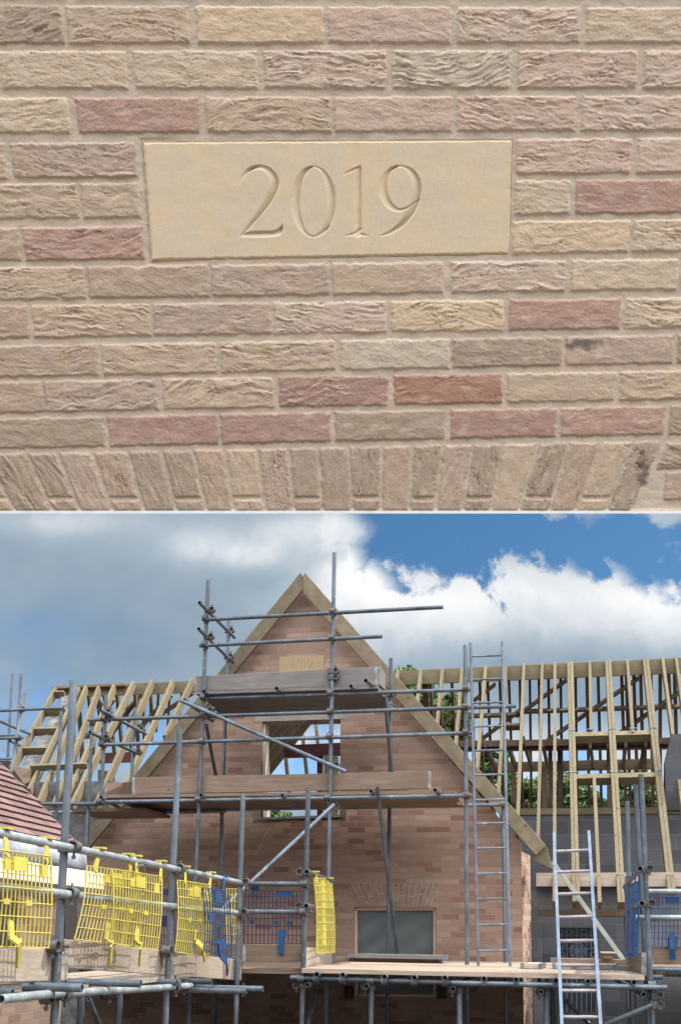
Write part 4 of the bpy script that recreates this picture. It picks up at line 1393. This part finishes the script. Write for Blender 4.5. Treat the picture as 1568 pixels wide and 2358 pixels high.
for (x, y) in ((708, 2268), (843, 2271), (1043, 2277), (1245, 2284), (1481, 2290)):
    run(x, y, 3.66, .4)
for (x, y) in ((706, 2008), (704, 2086), (1478, 2001), (1482, 2080), (699, 2258), (1499, 2275), (1500, 2290), (1502, 2314)):
    coupler(lp, at(x, y, wF), GN, -GU if x < 900 else GU)
for (x, y) in ((698, 2253), (856, 2258), (1057, 2264), (1257, 2269), (1498, 2268), (704, 2036), (702, 2100)):
    coupler(lp, at(x, y, wF), GU, GN)
for (x, y) in ((856, 2271), (1057, 2278), (1257, 2285), (1500, 2292), (698, 2268)):
    coupler(lp, at(x, y, wF), GN, -GU)
for (x, y) in ((729, 2255), (789, 2257), (885, 2260), (954, 2262), (1024, 2263), (1114, 2266), (1188, 2267), (1279, 2269), (1353, 2271), (1459, 2273)):
    coupler(lp, at(x, y, 3.57), GN, Z)
ua, ub = loc(at(703, 2233, wF))[0], loc(at(1482, 2244, wF))[0]
DZ = at(1000, 2236, wF + .12).z
planks(lp, 'deck', G(ua, wF + .12, DZ), GU, -GN, ub - ua, wF + .12 - .03, 16, MAT['deck'], .042)
quadboard(lp, 'toe_board', [at(560, 2174, 3.36), at(700, 2177, 3.36), at(700, 2214, 3.36), at(560, 2214, 3.36)], -GN * .038, MAT['board_brown'])
def sideboard(px0, y0a, y0b, wa, px1, y1a, y1b, wb_, m):
    quadboard(lp, 'toe_board', [at(px0, y0a, wa), at(px1, y1a, wb_), at(px1, y1b, wb_), at(px0, y0b, wa)], -GU * .038, m)
sideboard(704, 2181, 2233, 3.45, 764, 2188, 2225, 1.9, MAT['board'])
sideboard(1487, 2193, 2246, 3.42, 1447, 2200, 2230, 1.6, MAT['board_brown'])
quadboard(lp, 'toe_board', [at(1496, 2180, 3.2), at(1660, 2180, 3.2), at(1660, 2220, 3.2), at(1496, 2220, 3.2)], -GN * .038, MAT['board_brown'])
tubes(lp, [('guard_rail', (1490, 2053, 3.3), (1660, 2053, 3.3), 'tube_near'), ('guard_rail', (1463, 2113, 3.3), (1660, 2113, 3.3), 'tube_near'), ('ledger', (1490, 2232, 3.2), (1660, 2234, 3.2)), ('ledger', (1534, 2241, 3.1), (1660, 2243, 3.1))])
planks(lp, 'deck', G(ub + .15, 3.1, DZ + .01), GU, -GN, 2.6, 3.9, 17, MAT['board_brown'], .04)
planks(lp, 'deck', G(uL - .9, 3.32, DZ - .03), GU, -GN, ua - uL + .88, 3.28, 14, MAT['board_brown'], .04)

# ---- loose things lying on the platform
def looseboard(label, px0, px1, y, w_, wd, m, skew=0., lift=0., th=.05, cat='board', name='loose_board', group=None):
    a, b = at(px0, y, w_), at(px1, y, w_)
    z = DZ + .002 + lift
    a = V((a.x, a.y, z))
    b = V((b.x, b.y, z))
    d = (b - a)
    b = a + (GU * math.cos(skew) + GN * math.sin(skew)) * d.length
    dd = (b - a).normalized()
    cr = Z.cross(dd)
    mb = MB()
    c0 = V((a.x, a.y, z))
    o = thing(name, label, cat, c0, 0, group)
    mb.prism([a, b, b + cr * wd, a + cr * wd], Z * th)
    ob = bo(mb.build('plank', m, o), .004)
    mb = MB()
    for q, s in ((a, 1), (b, -1)):
        mb.prism([q - dd * .002 * s - cr * .001 - Z * .001, q + dd * .03 * s - cr * .001 - Z * .001, q + dd * .03 * s + cr * (wd + .001) - Z * .001, q - dd * .002 * s + cr * (wd + .001) - Z * .001], Z * (th + .003))
    mb.build('end_band', MAT['alu'], o)
    return o
GRP = 'loose boards lying on the low platform'
looseboard('long brown board lying on the platform under the grey sheeted window', 768, 1016, 2221, 1.2, .22, MAT['board_brown'], lift=0, group=GRP)
looseboard('shorter grey board lying on top of the long one below the grey sheeted window', 800, 1028, 2219, 1.28, .22, MAT['board_grey'], lift=.042, skew=.01, group=GRP)
looseboard('single pale board lying skewed by the corner of the brick gable', 1198, 1246, 2226, 2.5, .5, MAT['board'], skew=.1, group=GRP)
looseboard('short pale plank just behind the left rail of the silver ladder', 1272, 1320, 2229, 2.4, .2, MAT['board'], group=GRP)
looseboard('short pale plank lying behind the silver ladder, between its two rails', 1323, 1368, 2229, 2.4, .2, MAT['board'], group=GRP)
looseboard('grey plank lying tilted just right of the silver ladder', 1376, 1412, 2229, 2.4, .2, MAT['board_grey'], skew=-.08, group=GRP)
looseboard('rightmost grey plank on the platform, by the end toe board', 1414, 1462, 2229, 2.4, .2, MAT['board_grey'], skew=-.08, group=GRP)
looseboard('long brown board lying across the platform in front of the lattice screen', 1268, 1444, 2222, 1.2, .22, MAT['board_brown'], lift=.03, th=.05, group=GRP)
bx = thing('timber_box', 'small open ended box of pale boards on the platform right of the silver ladder', 'box', G(*loc(at(1400, 2222, 1.25))[:2], DZ), -YAW)
u0, u1 = loc(at(1386, 2222, 1.3))[0], loc(at(1414, 2222, 1.3))[0]
zb = DZ + .083
mb = MB()
mb.prism([G(u0, 1.35, zb), G(u1 - .02, 1.35, zb), G(u1 - .02, 1.1, zb), G(u0, 1.1, zb)], Z * .06)
bo(mb.build('block', MAT['old_timber'], bx))
mb = MB()
mb.prism([G(u0 - .01, 1.37, zb + .062), G(u1 + .02, 1.37, zb + .062), G(u1 + .02, 1.05, zb + .062), G(u0 - .01, 1.05, zb + .062)], Z * .018)
bo(mb.build('lid', MAT['board'], bx), .003)
mb = MB()
a, b = at(1272, 1985, .25), at(1437, 2214, 1.0)
mb.beam(a, b, .05, .035, GN)
tag(bo(mb.build('green_batten', MAT['green_batten']), .003), 'pale green batten leaning diagonally from the eaves down to the platform, behind the silver ladder', 'batten')

# ---- scaffold behind, far left
fs_ = thing('rear_scaffold', 'thin tube scaffold at the far left edge behind the tiled roof', 'scaffold', (at(40, 1700, -3).x, at(40, 1700, -3).y, 0), 0)
tubes(fs_, [('standard', (30, 1550, -3.5), (18, 1760, -3.5), 'G'), ('standard', (50, 1551, -3.0), (36, 1760, -3.0), 'G'), ('standard', (58, 1596, -.2), (27, 1775, -.2), 'G', 'tube_near'),
            ('ledger', (-40, 1638, -.1), (147, 1630, -.1)), ('ledger', (-40, 1694, -2.9), (44, 1693, -2.9)), ('ledger', (-40, 1701, -.1), (47, 1699, -.1)),
            ('transom', (-20, 1652, -.1), (70, 1690, -2.0)), ('transom', (24, 1706, -1), (62, 1724, -2.5)), ('ledger', (-40, 1747, -3), (40, 1747, -3))])
for (x, y, w_) in ((53, 1633, -.2), (45, 1700, -.2)):
    coupler(fs_, at(x, y, w_), GU, GN)
quadboard(fs_, 'toe_board', [at(-40, 1749, -2.6), at(30, 1752, -2.6), at(30, 1772, -2.6), at(-40, 1772, -2.6)], -GN * .04, MAT['dark'])

# ------------------------------------------------------------------ ladders
def ladder(name, label, lt, lb, rt, rb, rungs, m, mr, rail=(.045, .025), round_=False, ground=False):
    a, b, c, d = at(*lt), at(*lb), at(*rt), at(*rb)
    if ground:
        b, d = to_ground(a, b), to_ground(c, d)
    o = thing(name, label, 'ladder', (b + d) / 2, 0)
    for p, q in ((a, b), (c, d)):
        mb = MB()
        if round_:
            mb.tube(p, q, .017, 10, .013)
        else:
            mb.beam(p, q, .028, .065, (c - a).normalized().cross((a - b).normalized()))
        mb.build('rail', m, o, smooth=round_)
    for (y, f) in rungs:
        mb = MB()
        p, q = a + (b - a) * f, c + (d - c) * f
        mb.tube(p, q, .0125 if round_ else .016, 8, caps=True)
        mb.build('rung', mr, o, smooth=True)
    return o
def fr(y, y0, y1, D0, D1):
    """screen reading to fraction along a line whose ends are D0 and D1 deep"""
    s = (y - y0) / (y1 - y0)
    return s * D0 / (D1 + s * (D0 - D1))
wl = 1.9
rg = [(y, (y - 1479) / (2231 - 1479)) for y in (1512.5, 1569, 1625, 1681, 1738, 1795, 1853, 1907.5, 1964, 2021.5, 2079, 2136, 2193)]
ladder('steel_ladder', 'dark narrow ladder standing upright on the platform against the gable scaffold', (1083, 1480, wl), (1101, 2229, wl), (1156, 1477, wl), (1174, 2228, wl), rg, MAT['dark_ladder'], MAT['tube'], round_=True)
a0, b0 = at(1275, 1921, 2.75), at(1293, 2358, 4.0)
gd = to_ground(a0, b0)
f_end = (b0 - a0).length / (gd - a0).length
rg = [(y, fr(y, 1921, 2358, a0.y, b0.y) * f_end) for y in (1962, 2010.5, 2062, 2115.5, 2170, 2226, 2283, 2342)]
k = rg[-1][1]
dlt = rg[-1][1] - rg[-2][1]
while k + dlt < .99:
    k += dlt
    rg.append((0, k))
ladder('aluminium_ladder', 'silver ladder leaning on the platform edge at right, its foot on the ground', (1275, 1921, 2.75), (1293, 2358, 4.0), (1355, 1917, 2.75), (1382, 2358, 4.0), rg, MAT['alu'], MAT['rung'], ground=True)

# ------------------------------------------------------------------ brick guards
def guard(name, label, q, m, plates=(), hooks=(), tab=None, nv=19, hz=(0, .115, .23, .38, .53, .68, .84, 1.0), group=None, outv=None, rail_dy=None, r=.0044):
    """a hanging mesh panel: q = its four corners TL TR BR BL in the yard"""
    TL, TR, BR_, BL = q
    c = (TL + TR) / 2
    o = thing(name, label, 'brick guard', c, 0, group)
    out_ = V(outv).normalized()
    def P(s, t_):
        bow = out_ * (.012 * math.sin(math.pi * t_) + .006 * math.sin(5 * s + 3 * t_))
        return (TL * (1 - s) + TR * s) * (1 - t_) + (BL * (1 - s) + BR_ * s) * t_ + bow
    mb = MB()
    for i in range(nv):
        s = i / (nv - 1)
        rr = r * (1.35 if i in (0, nv - 1) else 1)
        for k in range(4):
            mb.tube(P(s, k / 4), P(s, (k + 1) / 4), rr, 5, caps=True)
    for t_ in hz:
        for k in range(4):
            mb.tube(P(k / 4, t_) + out_ * .003, P((k + 1) / 4, t_) + out_ * .003, r * .8, 5, caps=True)
    mb.build('mesh_panel', m, o)
    for (s0, s1, t0, t1) in plates:
        pl = MB()
        pl.prism([P(s0, t0) + out_ * .007, P(s1, t0) + out_ * .007, P(s1, t1) + out_ * .007, P(s0, t1) + out_ * .007], -out_ * .012)
        pl.build('plate', m, o)
    wd_ = (TR - TL).normalized()
    for (s, T0) in hooks:
        hk = MB()
        base = P(s, .06)
        top_ = T0 + Z * .03
        hk.beam(base, top_ - Z * .01, .05, .008, out_)
        hk.beam(top_ + out_ * -.035, top_ + out_ * .035, .06, .012, Z)
        hk.beam(top_ + out_ * -.035, top_ + out_ * -.04 - Z * .05, .055, .008, out_)
        hk.build('hook', m, o)
    if tab:
        tb = MB()
        for i in range(len(tab) - 1):
            tb.beam(tab[i] - (tab[i + 1] - tab[i]).normalized() * .004, tab[i + 1] + (tab[i + 1] - tab[i]).normalized() * .004, .052, .012, out_)
        tb.build('leg', m, o)
    return o
GY = 'yellow guards hung on the left walkway rail'
def lq(pts, off):
    return [atL(x, y, off) for x, y in pts]
PL = ((.42, .62, .05, .2), (.30, .38, .5, .56), (.62, .70, .5, .56), (.30, .38, .08, .2), (.84, .92, .1, .24))
guard('brick_guard', 'nearest yellow mesh guard, at the left edge behind two rails', lq([(-50, 1951), (120, 1972), (110, 2183), (-55, 2178)], .10), MAT['yellow'], PL, ((.35, atL(10, 1921, .055)), (.93, atL(109, 1942, .055))),
      [atL(26, 2122, .10), atL(27, 2158, .12), atL(45, 2172, .16), atL(43, 2219, .10)], nv=18, group=GY, outv=LN)
guard('brick_guard', 'left one of the two overlapping yellow mesh guards', lq([(201, 1994), (325, 2010), (317, 2178), (172, 2163)], .06), MAT['yellow'], PL, ((.12, atL(230, 1964, .055)), (.82, atL(296, 1977, .055))),
      [atL(250, 2126, .07), atL(247, 2163, .08), atL(258, 2174, .12), atL(254, 2218, .06)], group=GY, outv=LN)
guard('brick_guard', 'right one of the two overlapping yellow mesh guards, hung in front', lq([(259, 2001), (375, 2019), (361, 2187), (254, 2172)], .10), MAT['yellow'], PL, ((.45, atL(314, 1981, .055)), (.97, atL(372, 1992, .055))),
      [atL(317, 2138, .10), atL(315, 2168, .12), atL(325, 2178, .16), atL(322, 2217, .06)], group=GY, outv=LN)
guard('brick_guard', 'small yellow mesh guard half covered by the blue one at the far end', lq([(409, 2027), (487, 2038), (479, 2203), (404, 2192)], .10), MAT['yellow'], PL, ((.2, atL(427, 2004, .055)), (.95, atL(487, 2017, .055))),
      [atL(451, 2143, .10), atL(452, 2168, .12), atL(466, 2180, .16), atL(472, 2208, .08)], nv=16, group=GY, outv=LN)
guard('brick_guard', 'sagging blue mesh guard beside the small yellow one at the walkway end', lq([(466, 2044), (527, 2052), (531, 2204), (470, 2190)], .19), MAT['blue'], ((.4, .7, .02, .2), (.1, .3, .4, .5), (.6, .8, .75, .9)), ((.8, atL(518, 2025, .055)),),
      [atL(504, 2168, .22), atL(509, 2200, .22), atL(522, 2214, .24), atL(524, 2240, .12)], nv=11, outv=LN)
guard('brick_guard', 'narrow yellow mesh guard hanging across the end of the walkway behind the blue one', [at(522, 2046, 3.0), at(556, 2048, 3.0), at(548, 2172, 3.0), at(524, 2172, 3.0)], MAT['yellow'], ((.3, .7, .4, .5),), (), None, nv=6, outv=GN, group=GY)
GB = 'blue guards hung on the rails in front of the gable'
guard('brick_guard', 'dark blue mesh guard between the two middle posts in front of the gable', [at(566, 2050, 3.36), at(702, 2051, 3.36), at(702, 2173, 3.36), at(562, 2172, 3.36)], MAT['purple'],
      (), (), None, nv=16, group=GB, outv=GN)
def accents(o, pts, w_, m):
    for (xa, ya, xb, yb) in pts:
        mb = MB()
        mb.prism([at(xa, ya, w_), at(xb, ya, w_), at(xb, yb, w_), at(xa, yb, w_)], -GN * .012)
        mb.build('plate', m, o)
og = [o for o in bpy.data.objects if o.type == 'EMPTY' and o.get('label', '').startswith('dark blue mesh guard')][0]
accents(og, ((577, 2030, 597, 2049), (578, 2053, 587, 2063), (634, 2051, 672, 2066), (575, 2118, 585, 2128), (630, 2121, 642, 2130), (660, 2121, 672, 2130), (640, 2141, 660, 2157), (640, 2157, 653, 2196)), 3.39, MAT['blue'])
guard('brick_guard', 'dark blue mesh guard half hidden behind the middle walkway post', [at(360, 2046, 2.6), at(404, 2046, 2.6), at(404, 2172, 2.6), at(360, 2172, 2.6)], MAT['purple'], ((.3, .7, .02, .12), (.3, .8, .5, .7)), (), None, nv=8, outv=GN, group=GB)
guard('brick_guard', 'bright yellow mesh guard hanging edge on beside the middle post', [at(723, 2022, 3.35), at(764, 2024, 2.1), at(769, 2194, 2.1), at(728, 2194, 3.35)], MAT['yellow'], ((.35, .5, .02, .9), (.7, .82, .02, .3)),
      ((.12, at(727, 2014, 3.2)), (.9, at(760, 2028, 2.2))), None, nv=14, outv=GU, r=.0062, hz=(0, .1, .2, .3, .4, .5, .6, .7, .8, .9, 1.))
guard('brick_guard', 'blue mesh guard hanging edge on by the right hand posts', [at(1437, 2040, 1.8), at(1468, 2030, 3.4), at(1463, 2203, 3.4), at(1437, 2203, 1.8)], MAT['blue'], ((.05, .3, .02, .98), (.42, .7, .05, .95)),
      ((.3, at(1448, 2026, 2.3)), (.8, at(1464, 2012, 3.1))), None, nv=12, outv=GU, r=.007)
guard('brick_guard', 'blue mesh guard facing the camera at the right edge', [at(1497, 2064, 3.22), at(1640, 2064, 3.22), at(1640, 2180, 3.22), at(1497, 2180, 3.22)], MAT['blue'],
      ((.24, .46, .0, .15), (.28, .42, .8, 1.0)), (), [at(1546, 2150, 3.24), at(1547, 2185, 3.26), at(1547, 2208, 3.24)], nv=17, outv=GN, hz=(0, .12, .24, .36, .48, .6, .72, .84, 1.))

# ------------------------------------------------------------------ trees beyond
m, t, p = newmat('leaves')
oi = t.new('ShaderNodeObjectInfo').outputs['Random']
at_ = t.new('ShaderNodeAttribute', attribute_name='Col').outputs['Color']
setc(t, p, 'Base Color', at_)
p.inputs['Roughness'].default_value = .55
tr_ = t.new('ShaderNodeBsdfTranslucent', inp={'Color': at_})
mx = t.new('ShaderNodeMixShader', inp={0: .35, 1: p.outputs[0], 2: tr_.outputs[0]})
t.l.new(mx.outputs[0], m.node_tree.nodes['Material Output'].inputs[0])
MAT['leaf'] = m
MAT['bark'] = plain('bark', (.09, .07, .05), .9, 0, .4, 8, bump=.6)
def tree_mesh(seed, R_, Hh, n=5200):
    rr = random.Random(seed)
    vs, fs, cs = [], [], []
    clumps = []
    for i in range(46):
        th, ph = rr.uniform(0, 6.283), math.acos(rr.uniform(-.75, 1))
        q = rr.uniform(.45, 1.) ** .6
        c = V((math.sin(ph) * math.cos(th) * R_ * q, math.sin(ph) * math.sin(th) * R_ * q, math.cos(ph) * Hh * .5 * q))
        clumps.append((c, rr.uniform(.22, .42) * R_, rr.uniform(.7, 1.3)))
    for i in range(n):
        c, s, tone = clumps[rr.randrange(len(clumps))]
        d = V((rr.gauss(0, 1), rr.gauss(0, 1), rr.gauss(0, .8)))
        d = d / max(d.length, .3) * rr.uniform(.2, 1) ** .5
        P = c + d * s
        a = V((rr.gauss(0, 1), rr.gauss(0, 1), rr.gauss(0, 1))).normalized()
        b = a.orthogonal().normalized()
        l = rr.uniform(.07, .15)
        o = len(vs)
        vs += [P - a * l, P + b * l * .45, P + a * l, P - b * l * .45]
        fs.append([o, o + 1, o + 2, o + 3])
        k = tone * rr.uniform(.75, 1.25)
        col = (.060 * k, .115 * k * rr.uniform(.9, 1.1), .022 * k, 1)
        cs += [col] * 4
    me = bpy.data.meshes.new('crown')
    me.from_pydata([tuple(v) for v in vs], [], fs)
    ca = me.color_attributes.new('Col', 'FLOAT_COLOR', 'POINT')
    ca.data.foreach_set('color', np.array(cs, np.float32).ravel())
    me.materials.append(MAT['leaf'])
    return me
GT = 'broadleaved trees beyond the roofs'
def tree(label, px, ytop, halfw, D, seed, ratio=1.5):
    P = depth(px, ytop, D)
    r_ = halfw / FPX * D
    Hh = 2 * r_ * ratio
    o = thing('broadleaf_tree', label, 'tree', (P.x, P.y, 0), 0, GT)
    me = tree_mesh(seed, r_, Hh)
    c = bpy.data.objects.new('crown', me)
    COL.objects.link(c)
    c.parent = o
    zc_ = P.z - Hh * .52
    c.location = (0, 0, zc_)
    mb = MB()
    rr = random.Random(seed)
    pts = [V((0, 0, 0)), V((rr.uniform(-.1, .1), 0, zc_ * .5)), V((rr.uniform(-.2, .2), rr.uniform(-.2, .2), zc_))]
    mb.tube(pts[0], pts[1], .22, 8, caps=True)
    mb.tube(pts[1], pts[2], .15, 8, caps=True)
    for i in range(7):
        th = i * 2.4
        mb.tube(pts[2] - Z * Hh * .25 * (i % 3) / 2, pts[2] + V((math.cos(th) * r_ * .7, math.sin(th) * r_ * .7, Hh * rr.uniform(-.1, .35))), .05, 6, caps=True)
    mb.build('trunk', MAT['bark'], o, local=True)
tree('tall tree whose top just shows over the ridge right of the gable', 945, 1536, 62, 26, 1)
tree('leafy tree seen through the rafters just right of the gable', 1022, 1588, 62, 27, 2, 1.9)
tree('dark tree low behind the dark upright ladder', 1128, 1722, 50, 28, 3, 1.4)
tree('green tree seen low between the rafters right of the dark ladder', 1215, 1800, 46, 27, 4, 1.2)
tree('rounded tree behind the steel post of the right hand roof frame', 1275, 1776, 62, 29, 5, 1.1)
tree('low bushy tree behind the rooflight opening', 1345, 1812, 38, 28, 6, 1.2)
tree('tree behind the right hand scaffold poles', 1462, 1782, 62, 28, 7, 1.1)
tree('tree showing through the slot under the open gable window', 632, 1862, 60, 30, 8, 1.2)
# ------------------------------------------------------------------ ground, sky, sun
m, t, p = newmat('ground_earth')
co = t.new('ShaderNodeTexCoord').outputs['Object']
n1 = t.new('ShaderNodeTexNoise', inp={'Vector': co, 'Scale': .6, 'Detail': 8., 'Roughness': .65}).outputs['Fac']
n2 = t.new('ShaderNodeTexNoise', inp={'Vector': co, 'Scale': 18., 'Detail': 6., 'Roughness': .7}).outputs['Fac']
col = t.mix(t.ramp(n1, .35, .65), (.085, .075, .065), (.13, .118, .10))
col = t.mix(t.math('MULTIPLY', t.ramp(n2, .5, .7), .5), col, (.06, .053, .045))
setc(t, p, 'Base Color', col)
p.inputs['Roughness'].default_value = .95
setc(t, p, 'Normal', t.new('ShaderNodeBump', inp={'Strength': .8, 'Distance': .03, 'Height': n2}).outputs[0])
mb = MB()
mb.add([(-900, -900, 0), (900, -900, 0), (900, 1400, 0), (-900, 1400, 0)], [[0, 1, 2, 3]])
tag(mb.build('ground', m), 'bare brown earth of the building site', 'ground', kind='structure')

SUN_EL, SUN_AZ = R(54), R(22)            # azimuth measured from +X (right) towards +Y (away)
sdir = V((math.cos(SUN_EL) * math.cos(SUN_AZ), math.cos(SUN_EL) * math.sin(SUN_AZ), math.sin(SUN_EL)))
sl_ = bpy.data.lights.new('sun', 'SUN')
sl_.energy = 4.0
sl_.angle = R(.5)
sl_.color = (1, .95, .87)
so = bpy.data.objects.new('sun', sl_)
COL.objects.link(so)
so.rotation_euler = (-sdir).to_track_quat('-Z', 'Y').to_euler()
so.location = sdir * 50

w = bpy.data.worlds.new('World')
SC.world = w
w.use_nodes = True
t = NT(w.node_tree)
bg = w.node_tree.nodes['Background']
STR = 0.12
sky = t.new('ShaderNodeTexSky', sky_type='NISHITA')
sky.sun_disc = False
sky.sun_elevation = SUN_EL
sky.sun_rotation = math.pi / 2 - SUN_AZ
sky.air_density = 1.0
sky.dust_density = .6
sky.ozone_density = 2.5
gen = t.new('ShaderNodeTexCoord').outputs['Generated']
sp = t.new('ShaderNodeSeparateXYZ', inp={0: gen})
ay = t.math('MAXIMUM', t.math('ABSOLUTE', sp.outputs[1]), .08)
A = t.math('DIVIDE', sp.outputs[0], ay)
B = t.math('DIVIDE', sp.outputs[2], ay)
def sky_ab(px, py):
    d = ray(px, py)
    return d.x / d.y, d.z / d.y
AB = t.new('ShaderNodeCombineXYZ', inp={0: A, 1: B}).outputs[0]
def noise(scale, detail=8., rough=.6, off=0., dist=0., vec=None):
    v = t.new('ShaderNodeVectorMath', operation='ADD', inp={0: vec or AB, 1: (off, off * .7, off * 1.3)}).outputs[0]
    return t.new('ShaderNodeTexNoise', inp={'Vector': v, 'Scale': scale, 'Detail': detail, 'Roughness': rough, 'Distortion': dist}).outputs['Fac']
nbig, nmid, nfine = noise(5., 9., .58, 0.), noise(14., 8., .6, 3.1, .3), noise(36., 6., .6, 7.7)
AW = t.math('ADD', A, t.math('ADD', t.math('MULTIPLY_ADD', nmid, .20, -.10), t.math('MULTIPLY_ADD', nfine, .09, -.045)))
def curve(pts):
    fc = t.new('ShaderNodeFloatCurve')
    a0, a1, b0, b1 = -1.2, 1.2, -.2, 1.8
    t.l.new(t.math('DIVIDE', t.math('SUBTRACT', AW, a0), a1 - a0, clamp=True), fc.inputs['Value'])
    cv = fc.mapping.curves[0]
    P = [((a - a0) / (a1 - a0), (b - b0) / (b1 - b0)) for a, b in (sky_ab(*q) for q in pts)]
    while len(cv.points) < len(P):
        cv.points.new(0, 0)
    for q, (x, y) in zip(cv.points, P):
        q.location = (x, min(1, max(0, y)))
        q.handle_type = 'VECTOR'
    fc.mapping.update()
    return t.math('MULTIPLY_ADD', fc.outputs[0], b1 - b0, b0)
# upper edge of the big cumulus, and lower edge of the cloud in the top right corner
top = curve([(-2000, -900), (700, -900), (730, 900), (770, 1150), (800, 1225), (822, 1290), (860, 1335), (905, 1356), (960, 1350), (1000, 1336), (1060, 1336), (1130, 1322), (1180, 1318), (1215, 1298), (1270, 1284),
             (1300, 1290), (1332, 1318), (1380, 1306), (1430, 1325), (1480, 1350), (1568, 1368), (2600, 1340)])
low2 = curve([(-2000, -900), (1150, -900), (1225, 1120), (1262, 1186), (1300, 1208), (1345, 1196), (1400, 1182), (1480, 1194), (1535, 1236), (1600, 1240), (2600, 1250)])
wob = t.math('ADD', t.math('MULTIPLY_ADD', nmid, .15, -.075), t.math('MULTIPLY_ADD', nfine, .075, -.0375))
d1 = t.math('ADD', t.math('SUBTRACT', top, B), wob)
def puff(px, py, r):
    a, b = sky_ab(px, py)
    x = t.math('SUBTRACT', AW, a)
    y = t.math('SUBTRACT', B, b)
    return t.math('ADD', t.math('SUBTRACT', r / FPX, t.math('SQRT', t.math('ADD', t.math('MULTIPLY', x, x), t.math('MULTIPLY', y, y)))), t.math('MULTIPLY', wob, .9))
for q in ((800, 1222, 48), (740, 1195, 75), (790, 1300, 62), (872, 1352, 42), (1275, 1318, 42), (1400, 1340, 46), (1185, 1352, 36), (1060, 1362, 34), (960, 1372, 34), (1500, 1372, 30)):
    d1 = t.math('MAXIMUM', d1, puff(*q))
cov1 = t.ramp(d1, -.010, .016)
cov2 = t.ramp(t.math('ADD', t.math('SUBTRACT', B, low2), wob), -.02, .03)
cov = t.math('MAXIMUM', cov1, cov2)
# broken cloud low down, over the roofs
lowb = sky_ab(784, 1660)[1]
lowk = t.ramp(B, lowb + .05, lowb - .03)
nlow = noise(9., 7., .6, 21.)
hole = t.math('MULTIPLY', lowk, t.ramp(nlow, .60, .46))
ga = lambda px, py, rx, ry, amp: blob(px, py, rx, ry, amp)
def blob(px, py, rx, ry, amp):
    a, b = sky_ab(px, py)
    x = t.math('DIVIDE', t.math('SUBTRACT', A, a), rx / FPX)
    y = t.math('DIVIDE', t.math('SUBTRACT', B, b), ry / FPX)
    r2 = t.math('ADD', t.math('MULTIPLY', x, x), t.math('MULTIPLY', y, y))
    return t.math('MULTIPLY', t.math('EXPONENT', t.math('MULTIPLY', r2, -1.)), amp)
def total(lst):
    s = lst[0]
    for q in lst[1:]:
        s = t.math('ADD', s, q)
    return s
leftb = t.math('MINIMUM', t.math('ADD', blob(20, 1640, 230, 110, 1.), blob(60, 1440, 220, 60, .45)), 1.)
lefthole = t.math('MULTIPLY', leftb, t.ramp(nlow, .66, .40))
cov = t.math('MULTIPLY', cov, t.math('SUBTRACT', 1., t.math('MAXIMUM', hole, lefthole, clamp=True)), clamp=True)
# how light the cloud is, 0 slate .. 1 white
lum = total([blob(540, 1275, 150, 40, .42), blob(700, 1215, 170, 50, .42), blob(470, 1235, 100, 40, .2), blob(120, 1200, 220, 45, .26), blob(820, 1330, 90, 80, .50), blob(720, 1400, 160, 80, .24),
             blob(1280, 1360, 330, 75, .44), blob(1000, 1400, 190, 80, .40), blob(1500, 1420, 150, 80, .40), blob(1240, 1460, 260, 60, .20), blob(900, 1480, 140, 60, .14),
             blob(300, 1600, 260, 50, .05), blob(1350, 1760, 500, 90, .45), blob(700, 1760, 300, 90, .45)])
lum = t.math('ADD', t.math('ADD', lum, .25), t.math('ADD', t.math('MULTIPLY', t.math('SUBTRACT', nbig, .5), .55), t.math('MULTIPLY', t.math('SUBTRACT', nmid, .5), t.math('MULTIPLY_ADD', lum, 1.7, .05))))
edge = t.math('MULTIPLY', t.ramp(d1, .055, .0), .16)
lum = t.math('ADD', lum, edge, clamp=True)
front = t.ramp(sp.outputs[1], -.25, .1)
rear_l = t.math('MULTIPLY', t.math('MULTIPLY_ADD', noise(3., 8., .6, 40., 0., gen), .5, .62), t.ramp(sp.outputs[2], .12, .6, .04, 1.))  # rear sky dimmed low down to keep the space under the decks dark
CR = t.new('ShaderNodeValToRGB')
t.l.new(lum, CR.inputs[0])
els = CR.color_ramp.elements
els[0].position, els[0].color = 0., (.20, .285, .385, 1)
els[1].position, els[1].color = 1., (1.0, 1.0, 1.0, 1)
for ps, cc in ((.18, (.27, .365, .465)), (.42, (.44, .53, .61)), (.70, (.76, .80, .84))):
    e = els.new(ps)
    e.color = (*cc, 1)
CLOUD = 1.0
skyc = t.mix(1., sky.outputs[0], t.mix(t.math('MAXIMUM', lowk, leftb), (.25, .42, .50), (.54, .70, .84)), 'MULTIPLY')
sc_ = t.new('ShaderNodeVectorMath', operation='SCALE', inp={0: CR.outputs[0], 'Scale': CLOUD / STR / EXPO}).outputs[0]
front_col = t.mix(cov, skyc, sc_)
rear_c = t.new('ShaderNodeVectorMath', operation='SCALE', inp={0: (.96, .985, 1.0), 'Scale': REAR / STR / EXPO}).outputs[0]  # unseen cloud behind the camera, brightened to fill the shaded fronts
rear_c = t.mix(1., rear_c, t.new('ShaderNodeCombineColor', inp={0: rear_l, 1: rear_l, 2: rear_l}).outputs[0], 'MULTIPLY')
rear_cov = t.ramp(noise(2.2, 6., .55, 60., 0., gen), .40, .55)
rear_col = t.mix(rear_cov, sky.outputs[0], rear_c)
fin = t.mix(front, rear_col, front_col)
t.l.new(fin, bg.inputs['Color'])
bg.inputs['Strength'].default_value = STR

SC.view_settings.view_transform = 'Standard'
SC.view_settings.look = 'None'
SC.view_settings.gamma = 1
SC.view_settings.use_curve_mapping = False
SC.view_settings.exposure = math.log2(EXPO)
SC.cycles.max_bounces = 8
